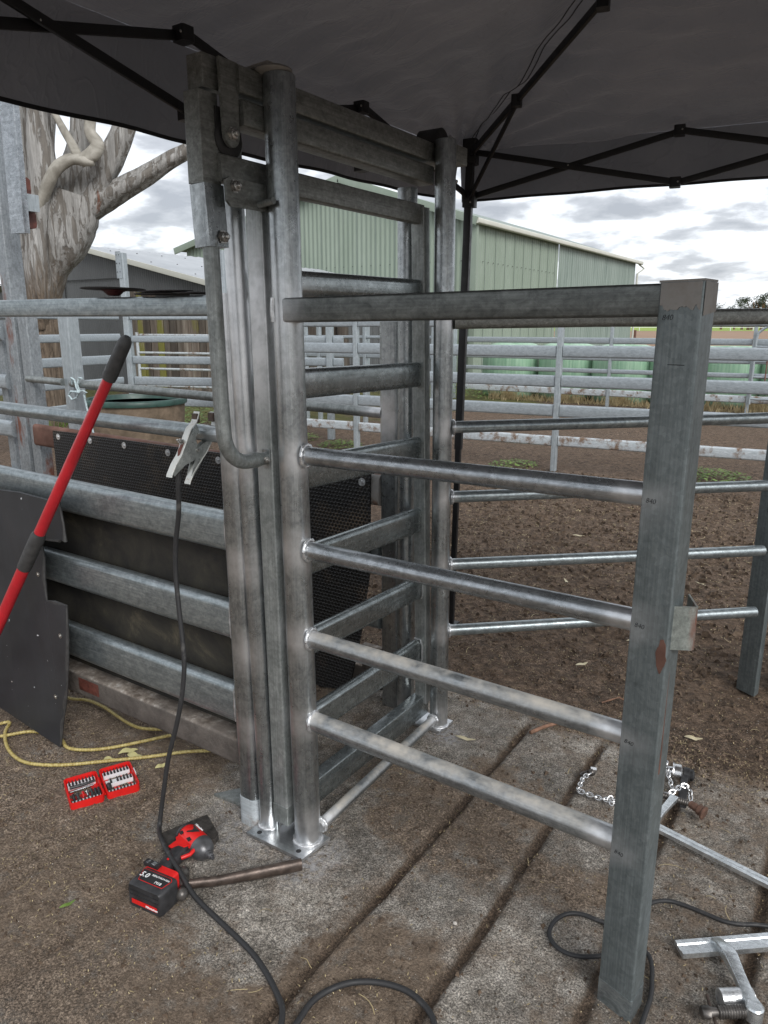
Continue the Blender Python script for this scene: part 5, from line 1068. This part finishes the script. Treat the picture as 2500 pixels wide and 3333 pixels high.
b = MB(); q0 = Vector((-3.28, 13.75, 0))+d2*2.66; P = [q0+Vector((0, -.1, z)) for z in (.2, .9, 1.40)]+[q0+d2*.06+Vector((0, -.1, 1.53)), q0+d2*.2+Vector((0, -.1, 1.61)), q0+d2*.5+Vector((0, -.1, 1.625)), q0+d2*1.8+Vector((0, -.1, 1.63))]
g2 = thing('hoop_gate', 'pipe gate with rounded hoop top at the right edge behind the fence', 'gate', tuple(q0)); b.tube(smooth_path(P, 5), .024, 12); b.build('hoop', M['galv_oldv'], g2)
for z in (1.25, .98, .70, .30):
    b = MB(); b.tube([q0+Vector((0, -.1, z)), q0+d2*1.8+Vector((0, -.1, z))], .02, 10); b.build('rail', M['galv_old'], g2)
b = MB(); b.tube([q0+d2*.22+Vector((0, -.13, 1.0)), q0+d2*.22+Vector((0, -.13, .55))], .012, 6); b.build('latch_chain', M['rust_rail'], g2)
fence('far stockyard rails left of the rear gate post with thin pipe gates', (-7.19, 8.8, 0), 0, [-1.2, 0, .30, 1.28, 2.6], [(1.62, 1.70), (1.404, 1.46), (1.09, 1.18), (.7, .8), (.35, .45)], (-1.2, 2.9), M['galv_oldv'], M['galv_old'], ph=1.68)
fence('corner yard fence running away from the tall corner post toward the gate handle', (-8.27, 5.9, 0), 20, [0, 1.6, 3.2], [(1.70, 1.76), (1.37, 1.47), (1.05, 1.17), (.73, .86), (.42, .55)], (0, 3.4), M['galv_oldv'], M['galv_old'], pz=[2.66, 2.66, 1.75], pw=.11)
fence('side yard fence crossing in front of the gum tree trunk', (-8.31, 5.80, 0), -78, [1.7, 3.4, 5.1], [(1.70, 1.76), (1.39, 1.50), (1.06, 1.19), (.76, .86), (.42, .55)], (.05, 5.2), M['galv_oldv'], M['galv_old'], ph=1.75)
# thin pipe gate behind corner fence
pg = thing('pipe_gate', 'thin white pipe gate in front of the timber slab wall', 'gate', (-9.5, 8.0, 0))
for z in (1.45, 1.12, .82, .5):
    b = MB(); b.tube([(-10.6, 7.9, z), (-8.2, 8.6, z-.01)], .022, 8); b.build('rail', M['white_rail'], pg)
for x, y in ((-10.6, 7.9), (-8.2, 8.6)):
    b = MB(); b.tube([(x, y, 0), (x, y, 1.5)], .03, 10); b.build('post', M['white_rail'], pg)
# bolt plates on the tall posts
for x, y in ((-8.27, 5.9), (-8.27+1.6*math.cos(math.radians(20)), 5.9+1.6*math.sin(math.radians(20)))):
    f_ = [o for o in bpy.data.objects if o.get('label', '').startswith('corner yard fence')][0]
    b = MB(); b.rbar((x-.02, y-.06, 2.30), (x-.02, y-.06, 2.68), .11, .012, .002, (0, 1, 0), 0); pl_ = b.build('bolt_plate', M['galv_old'], f_)
    b = MB()
    for dz in (.05, .17, .29):
        for dx_ in (-.03, .03): b.lathe((x-.02+dx_, y-.066, 2.34+dz), (0, -1, 0), [(0, .008), (.004, .008)], 8)
    b.build('bolt', M['black_rubber'], pl_)
# running rail of the track far off
rr_ = thing('running_rail', 'distant white running rail along the far side of the track', 'fence', tuple(CAMP+FW*300-Vector((0, 0, 1.6))))
b = MB()
c0 = CAMP+FW*300; c0.z = 0
b.rbar(c0+RT*(-60)+Vector((0, 0, 1.35)), c0+RT*260+Vector((0, 0, 1.35)), .18, .18, .05, sub=0); b.build('rail', M['white_plastic'], rr_)
for k in range(0, 26):
    b = MB(); s = c0+RT*(20+k*9); b.rbar(s, s+Vector((0, 0, 1.3)), .35, .2, .05, RT, 0); b.build('post', M['white_plastic'], rr_)
b = MB(); p_ = CAMP+FW*60+RT*(60*(2043-1250)/2396); b.rbar((p_.x, p_.y, 0), (p_.x, p_.y, 1.35), .22, .2, .02, (0, 1, 0), 0); tag(b.build('marker_post', M['rust_rail'], org=(p_.x, p_.y, 0)), 'dark marker stake at the near edge of the brown track', 'stake')
# wrapped bales
bp = None
for k, (x, y) in enumerate(((-6.03, 15.05), (-4.62, 15.10), (-3.36, 15.0), (-2.16, 15.1), (-1.22, 15.3), (.0, 15.25))):
    lab = ['green wrapped round bale nearest the shed corner', 'green wrapped bale second from the shed corner', 'green wrapped bale left of the tall wing post', 'green wrapped bale hidden mostly behind the wing post', 'green wrapped bale just right of the wing post', 'green wrapped bale at the right edge behind the hoop gate'][k]
    if bp is None:
        b = MB(); pr = [(0, .50), (.03, .60), (.1, .655), (.35, .675), (.62, .68), (.9, .67), (1.12, .645), (1.20, .58), (1.235, .45), (1.245, .02)]
        b.lathe((0, 0, 0), (0, 0, 1), pr, 48); vs = []
        for (vx, vy, vz) in b.v:
            a = math.atan2(vy, vx); s_ = 1+.012*math.sin(a*17)+.01*math.sin(a*7+vz*3); vs.append((vx*s_, vy*s_, vz+.02*math.sin(a*3)))
        b.v = vs; bp = b.build('wrapped_bale', M['green bale film'], org=(0, 0, 0), ang=70); bo = bp
    else: bo = bp.copy(); COL.objects.link(bo); bo.rotation_euler.z = k*1.1
    bo.location = (x, y, -.02); s_ = 1+.03*math.sin(k*3); bo.scale = (s_, s_, s_); tag(bo, lab, 'bale', 'green wrapped bales in a row')
# water trough
tr = thing('water_trough', 'round muddy water trough with dark green rim beyond the race', 'trough', (-6.75, 4.75, 0))
b = MB(); b.lathe((-6.75, 4.75, 0), (0, 0, 1), [(0, .56), (.05, .58), (.66, .62), (.66, .58), (.10, .52)], 48); b.build('tub', M['muddy trough side'], tr, 60)
b = MB(); b.lathe((-6.75, 4.75, .64), (0, 0, 1), [(0, .60), (-.01, .645), (.045, .655), (.06, .64), (.06, .58), (0, .56)], 48); b.build('rim', M['trough_green'], tr, 60)
b = MB(); b.lathe((-6.75, 4.75, .50), (0, 0, 1), [(0, .54), (.001, .54)], 40); m, t, bs = new_mat('dark water'); bs.inputs['Base Color'].default_value = (.02, .03, .025, 1); bs.inputs['Roughness'].default_value = .08; b.build('water', m, tr)
# ------------------------------------------------------------------ corrugated walls helper
def corrug(b, p0, d, L, zb, ztop, pitch=.076, amp=.009, nrm=None, seg=8):
    """vertical corrugated sheet from p0 along d; ztop(s) gives the top height"""
    p0 = Vector(p0); d = Vector(d).normalized(); nrm = Vector(nrm) if nrm else d.cross(Vector((0, 0, 1)))
    n = int(L/pitch*seg); vs = []
    for i in range(n+1):
        s = L*i/n; o_ = nrm*amp*math.sin(2*math.pi*s/pitch); p = p0+d*s+o_; vs += [(p.x, p.y, zb), (p.x, p.y, ztop(s))]
    b.add(vs, [(2*i, 2*i+2, 2*i+3, 2*i+1) for i in range(n)])
# grey shed
SY, SX0, SZ0, SX1, SZ1 = 10.5, -15.6, 3.42, -10.95, 2.38
gs = thing('grey_shed', 'dark grey corrugated shed with pale roof and old timber slab wall', 'shed', (-14, SY, 0))
rk = lambda x: SZ0-(x-SX0)*(SZ0-SZ1)/(SX1-SX0)
zt = lambda x: rk(x) if x > SX0 else SZ0-(SX0-x)*.22
b = MB(); corrug(b, (-20, SY, 0), (1, 0, 0), SX1+20, 0, lambda s: zt(-20+s), .076, .010, seg=6); b.build('wall', M['grey corrugated iron'], gs)
b = MB(); corrug(b, (SX1, SY, 0), (0, 1, 0), 10, 0, lambda s: SZ1, .10, .012, seg=6); b.build('wall', M['grey corrugated iron'], gs)
b = MB(); x = -14.12; rr2 = random.Random(3)
while x < SX1+.02:
    w = rr2.uniform(.15, .25); top = rk(x+w/2)-.56+rr2.uniform(-.04, .02); b.rbar((x+w/2, SY-.06-rr2.uniform(0, .03), 0), (x+w/2+rr2.uniform(-.01, .01), SY-.06, top), w, .06, .02, (0, 1, 0), 0); x += w+.018
tw = b.build('timber_wall', M['weathered timber slab'], gs)
at_ = tw.data.attributes.new('slab', 'FLOAT', 'POINT'); at_.data.foreach_set('value', np.repeat(np.random.default_rng(2).random(len(tw.data.vertices)//40+1), 40)[:len(tw.data.vertices)].astype(np.float32))
b = MB(); b.box(-20, -14.2, SY-.035, SY-.020, 2.735, 2.755); b.box(-16.55, -16.53, SY-.035, SY-.020, 0, 2.735); b.build('lap_joint', M['black_rubber'], gs, smooth=False)
b = MB(); A_ = Vector((SX0-.08, SY-.15, SZ0+.06)); C_ = Vector((SX1+.2, SY-.15, SZ1+.01)); n_ = 130; vs = []
for i in range(n_+1):
    yy = A_.y+10.6*i/n_; zz = .012*math.sin(i*math.pi/2)
    vs += [(A_.x, yy, A_.z+.09+zz), (C_.x, yy, C_.z+.09+zz)]
b.add(vs, [(2*i, 2*i+1, 2*i+3, 2*i+2) for i in range(n_)])
b.add([(A_.x, A_.y, A_.z+.085), (-20.4, A_.y, 2.45), (-20.4, A_.y+10.6, 2.45), (A_.x, A_.y+10.6, A_.z+.085)], [(0, 1, 2, 3)])
ro = b.build('roof', M['pale roof iron'], gs, smooth=False)
b = MB(); b.rbar(A_+Vector((-.02, -.03, .035)), C_+Vector((.05, -.03, .035)), .03, .12, .004, sub=0); b.build('barge_board', M['cream trim'], ro)
b = MB(); b.rbar((C_.x+.02, A_.y, C_.z+.02), (C_.x+.02, A_.y+10.6, C_.z+.02), .10, .10, .02, sub=0); b.build('gutter', M['cream trim'], ro)
b = MB(); rr3 = random.Random(5)
for row in range(3):
    for k in range(12):
        s_ = .15+row*.3; x_ = A_.x+(C_.x-A_.x)*s_; z_ = A_.z+(C_.z-A_.z)*s_+.105; b.obox((x_, A_.y+.4+k*.8, z_), (.012, 0, 0), (0, .012, 0), (0, 0, .008))
b.build('roof_screws', M['grip'], ro)
for k in range(5):
    s_ = rr3.uniform(.45, .8); y_ = A_.y+rr3.uniform(1, 5); x_ = A_.x+(C_.x-A_.x)*s_; z_ = A_.z+(C_.z-A_.z)*s_+.115
    b = MB(); b.tube([(x_, y_, z_), (x_+.12, y_+.25, z_-.02), (x_+.2, y_+.6, z_-.05)], .012, 5); b.build('twig', M['grip'], ro)
# green shed
GY = 20.0; gr = thing('green_shed', 'large pale green corrugated shed with a low gable behind the yards', 'shed', (-12, 24, 0))
ap = (-14.6, 6.35); 
def gtop(x): return 4.56+(x+22.4)*(ap[1]-4.56)/(ap[0]+22.4) if x < ap[0] else ap[1]-(x-ap[0])*(ap[1]-4.72)/(-9.62-ap[0])
b = MB(); corrug(b, (-22.4, GY, 0), (1, 0, 0), 12.78, 0, lambda s: gtop(-22.4+s), .19, .018, seg=8); b.build('wall', M['green corrugated iron'], gr)
b = MB(); corrug(b, (-9.62, GY, 0), (0, 1, 0), 7.2, 0, lambda s: 4.72, .19, .018, seg=8); b.build('wall', M['green corrugated iron'], gr)
b = MB(); corrug(b, (-9.60, GY+7.2, 0), (0, 1, 0), 10.7, 0, lambda s: 4.72, .25, .02, seg=8); b.build('weathered_wall', M['weathered green cladding'], gr)
b = MB()
for z_ in (1.2, 2.4, 3.6):
    for k in range(33): b.obox((-22.2+k*.38, GY-.022, z_), (.014, 0, 0), (0, .006, 0), (0, 0, .014)) if z_ < gtop(-22.2+k*.38)-.1 else None
    for k in range(18): b.obox((-9.60+.022, GY+.2+k*.38, z_), (.006, 0, 0), (0, .014, 0), (0, 0, .014))
b.build('wall_screws', M['grip'], gr, smooth=False)
b = MB()
for k in range(1, 17): b.box(-22.4+k*.76, -22.4+k*.76+.012, GY-.024, GY-.018, 0, gtop(-22.4+k*.76)-.02)
for k in range(1, 10): b.box(-9.602, -9.596, GY+k*.76, GY+k*.76+.012, 0, 4.7)
b.build('sheet_laps', M['weathered green cladding'], gr, smooth=False)
b = MB(); b.rbar((-9.58, GY-.03, 0), (-9.58, GY-.03, 4.72), .20, .14, .004, (0, 1, 0), 0); b.build('corner_flashing', M['green corrugated iron'], gr)
b = MB()
for x0_, x1_ in ((-22.8, ap[0]), (ap[0], -9.35)):
    b.poly([(x0_, GY-.25, gtop(max(x0_, -22.4))+.06+(0 if x0_ > -22.5 else -.09)), (x1_, GY-.25, gtop(min(x1_, -9.62))+.06-(0 if x1_ < -9.5 else .09)), (x1_, GY+18.2, gtop(min(x1_, -9.62))+.06-(0 if x1_ < -9.5 else .09)), (x0_, GY+18.2, gtop(max(x0_, -22.4))+.06+(0 if x0_ > -22.5 else -.09))], (0, 0, .06))
ro = b.build('roof', M['weathered green cladding'], gr, smooth=False)
b = MB(); b.rbar((-22.8, GY-.28, 4.52), (ap[0], GY-.28, ap[1]+.05), .05, .24, .01, sub=0); b.rbar((ap[0], GY-.28, ap[1]+.05), (-9.4, GY-.28, 4.70), .05, .24, .01, sub=0); b.build('barge_board', M['green corrugated iron'], ro)
b = MB(); b.rbar((-9.42, GY-.28, 4.72), (-9.42, GY+18.3, 4.72), .17, .16, .04, sub=0)
b.tube([(-9.5, GY+18.1, 4.66), (-9.3, GY+18.35, 4.45), (-9.52, GY+18.0, 4.2), (-9.52, GY+18.0, 0)], .05, 8); b.build('gutter', M['cream trim'], ro)
# timber posts, mesh gate in front of the green shed
for k, (x, r) in enumerate(((-8.80, .16), (-8.35, .20), (-8.02, .13))):
    b = MB(); b.tube([(x, 11, 0), (x+.02, 11, .8), (x, 11.0, 1.75)], [r*1.05, r, r*.95], 14); tag(b.build('timber_post', M['weathered timber slab'], org=(x, 11, 0)), ['old timber post on the left of three in front of the green shed', 'thick middle timber post of three in front of the green shed', 'slim dark timber post on the right of three before the green shed'][k], 'post')
mg = thing('mesh_gate', 'wire mesh gate in front of the green shed seen between the gate rails', 'gate', (-8.0, 12, 0))
b = MB()
for k in range(14): b.pipe((-9.4+k*.15, 12.6, .1), (-9.4+k*.15, 12.6, 1.66), .006, 5, 2)
for k in range(6): b.pipe((-9.4, 12.6, .15+k*.3), (-7.3, 12.6, .15+k*.3), .007, 5, 3)
b.build('mesh', M['grip'], mg)
b = MB(); b.rbar((-8.11, 12, 0), (-8.11, 12, 1.75), .12, .1, .01, (0, 1, 0), 0); b.build('post', M['galv_oldv'], mg)
b = MB(); b.rbar((-6.87, 13.6, 0), (-6.87, 13.6, 1.75), .14, .12, .01, (0, 1, 0), 0); b.build('post', M['galv_oldv'], mg)
# ------------------------------------------------------------------ gum tree
LIMBS = [
('trunk',[(-10.40,5.68,0.0,0.40),(-10.33,5.72,0.9,0.345),(-10.27,5.76,1.74,0.312),(-10.21,5.80,2.12,0.282),(-10.08,5.89,2.58,0.302),(-9.85,6.04,2.94,0.372),(-9.73,6.12,3.29,0.390),(-9.64,6.18,3.63,0.322)]),
('mid',[(-9.77,6.21,3.48,0.304),(-9.69,6.27,3.92,0.243),(-9.61,6.32,4.44,0.172),(-9.57,6.35,4.77,0.152),(-9.49,6.40,5.35,0.142),(-9.49,6.40,6.23,0.112)]),
('rf',[(-9.70,6.14,3.10,0.30),(-9.46,6.30,3.60,0.242),(-9.20,6.47,4.01,0.211),(-9.02,6.59,4.36,0.177),(-8.86,6.70,4.75,0.151),(-8.57,6.89,5.40,0.121),(-8.44,6.97,6.20,0.091)]),
('lf',[(-10.1,5.62,1.6,0.16),(-9.97,5.60,2.07,0.19),(-9.91,5.58,2.46,0.186),(-9.86,5.61,2.99,0.147),(-9.81,5.65,3.42,0.157),(-9.72,5.71,3.84,0.196),(-9.71,5.71,4.17,0.180),(-9.71,5.71,4.50,0.147),(-9.70,5.72,4.82,0.137),(-9.72,5.71,5.45,0.117),(-9.68,5.74,6.22,0.078)]),
('lb',[(-10.6,5.88,1.5,0.24),(-10.75,5.92,2.13,0.228),(-10.75,5.92,2.89,0.208),(-10.72,5.94,3.44,0.208),(-10.67,5.98,4.15,0.228),(-10.66,5.98,4.85,0.228),(-10.71,5.95,5.69,0.187),(-10.87,5.84,6.50,0.125)]),
('lb2',[(-10.49,6.22,2.9,0.16),(-10.52,6.20,3.45,0.12),(-10.42,6.26,4.17,0.095),(-10.33,6.33,4.87,0.090),(-10.22,6.40,5.56,0.084)]),
('rb',[(-9.60,6.15,3.20,0.15),(-9.40,6.28,3.40,0.165),(-9.19,6.42,3.57,0.178),(-8.95,6.58,3.72,0.160),(-8.63,6.79,3.91,0.142),(-8.35,6.97,4.10,0.128),(-8.03,7.18,4.29,0.118),(-7.59,7.48,4.65,0.100),(-7.26,7.69,5.23,0.070)]),
('pale',[(-9.84,5.70,3.15,0.042),(-9.74,5.62,3.40,0.084),(-9.52,5.66,3.72,0.097),(-9.38,5.75,3.93,0.101),(-9.19,5.88,4.04,0.091),(-9.03,5.98,4.02,0.097),(-8.93,6.05,3.99,0.050)]),
('paleu',[(-9.10,5.93,4.00,0.076),(-8.93,6.05,4.12,0.097),(-8.88,6.09,4.24,0.091),(-8.95,6.04,4.40,0.077),(-8.93,6.06,4.62,0.074),(-8.85,6.10,5.10,0.065)]),
('pale2',[(-9.11,5.93,4.02,0.071),(-9.17,5.89,4.20,0.060),(-9.27,5.83,4.42,0.054),(-9.35,5.77,4.62,0.047),(-9.48,5.68,4.94,0.040)])]
tr_ = thing('gum_tree', 'large spreading gum tree with peeling grey and tan bark at left', 'tree', (-10.4, 5.68, 0))
def limb(b, P, seed):
    S = smooth_path([p[:3] for p in P], 5); R = []
    for i in range(len(P)-1):
        for k in range(5): R.append(P[i][3]*(1-k/5)+P[i+1][3]*k/5)
    R.append(P[-1][3]); n = 24; o = len(b.v); b.tube(S, R, n, (0, 1, 0))
    for i in range(len(S)):
        for k in range(n):
            v = Vector(b.v[o+i*n+k]); c = S[i]; a = 2*math.pi*k/n
            nn = float(fbm(np.array(math.cos(a)*1.6+seed*3+S[i].z*.9), np.array(math.sin(a)*1.6+S[i].z*1.6), 5, seed))-.5
            fl = .10*math.sin(a*3+S[i].z*1.2+seed)
            b.v[o+i*n+k] = tuple(c+(v-c)*(1+nn*.6+fl))
trunkb = MB(); limb(trunkb, LIMBS[0][1], 1); tko = trunkb.build('trunk', M['gum bark'], tr_, 60)
for k, (nm, P) in enumerate(LIMBS[1:]):
    b = MB(); limb(b, P, k+5); b.build('limb', M['smooth cream bark'] if nm.startswith('pale') else M['gum bark'], tr_, 60)
def crown(b, c, R, n, L, sq=.7, rg=None):
    c = Vector(c)
    cl = [(c+Vector((rg.gauss(0, R*.5), rg.gauss(0, R*.5), rg.gauss(0, R*.33*sq))), R*rg.uniform(.18, .38)) for _ in range(max(8, n//60))]
    for k in range(n):
        q, r = rg.choice(cl); p = q+Vector((rg.gauss(0, r*.5), rg.gauss(0, r*.5), rg.gauss(0, r*.4)))
        a = rg.uniform(0, 6.28); e_ = rg.uniform(-1.2, .3); d = Vector((math.cos(a)*math.cos(e_), math.sin(a)*math.cos(e_), math.sin(e_))); s = d.cross(Vector((rg.uniform(-1, 1), rg.uniform(-1, 1), rg.uniform(-1, 1)))).normalized()
        b.add([p, p+d*L*.5+s*L*.14, p+d*L, p+d*L*.5-s*L*.14], [(0, 1, 2, 3)])
rg = random.Random(11); b = MB()
for c in ((-9.5, 6.4, 7.2), (-8.4, 7.1, 6.9), (-7.3, 7.8, 5.9), (-10.9, 5.8, 7.4), (-9.8, 5.6, 7.2), (-10.2, 6.6, 6.6)): crown(b, c, 1.2, 700, .16, .7, rg)
b.build('crown', M['gum leaf'], tr_, smooth=False)
# distant trees
def ftree(px, D, hgt, wid, label, seed, trunk=True):
    x_ = (px-1250)/2396*D*.965; p = CAMP+FW*D+RT*x_; p.z = 0; base = 0
    t = thing('distant_tree', label, 'tree', (p.x, p.y, base)); rg = random.Random(seed)
    b = MB(); b.tube([(p.x, p.y, base-2), (p.x+.3, p.y, base+hgt*.45), (p.x-.3, p.y, base+hgt*.75)], [wid*.05, wid*.035, wid*.015], 7)
    for k in range(4):
        a = rg.uniform(0, 6.28); b.tube([(p.x, p.y, base+hgt*.4), (p.x+math.cos(a)*wid*.3, p.y+math.sin(a)*wid*.3, base+hgt*.75)], [wid*.02, wid*.008], 5)
    b.build('trunk', M['twig'], t)
    b = MB(); crown(b, (p.x, p.y, base+hgt*.68), wid*.5, 700, wid*.09, .75*hgt/wid, rg); b.build('crown', M['far foliage'], t, smooth=False)
ftree(2352, 440, 15.5, 16, 'lone round distant tree beside the green hill at right', 1)
ftree(2395, 440, 11.5, 13, 'low distant tree between the lone tree and the tall clump', 2)
ftree(2420, 420, 14.5, 15, 'open topped distant tree left of the tall clump', 3)
ftree(2452, 400, 19, 17, 'tall distant tree in the clump at the right edge', 4)
ftree(2483, 400, 19.5, 15, 'tallest distant tree of the clump at the right edge', 5)
ftree(2512, 405, 18, 16, 'distant tree cut off by the right edge of the photo', 6)
ftree(2440, 380, 8.5, 17, 'low bushy distant shrub in front of the tall clump', 7)
ftree(2490, 370, 9.0, 15, 'pale low distant bush below the tallest tree', 8)
# tidy helper properties
for o in bpy.data.objects:
    if '_w' in o.keys(): del o['_w']
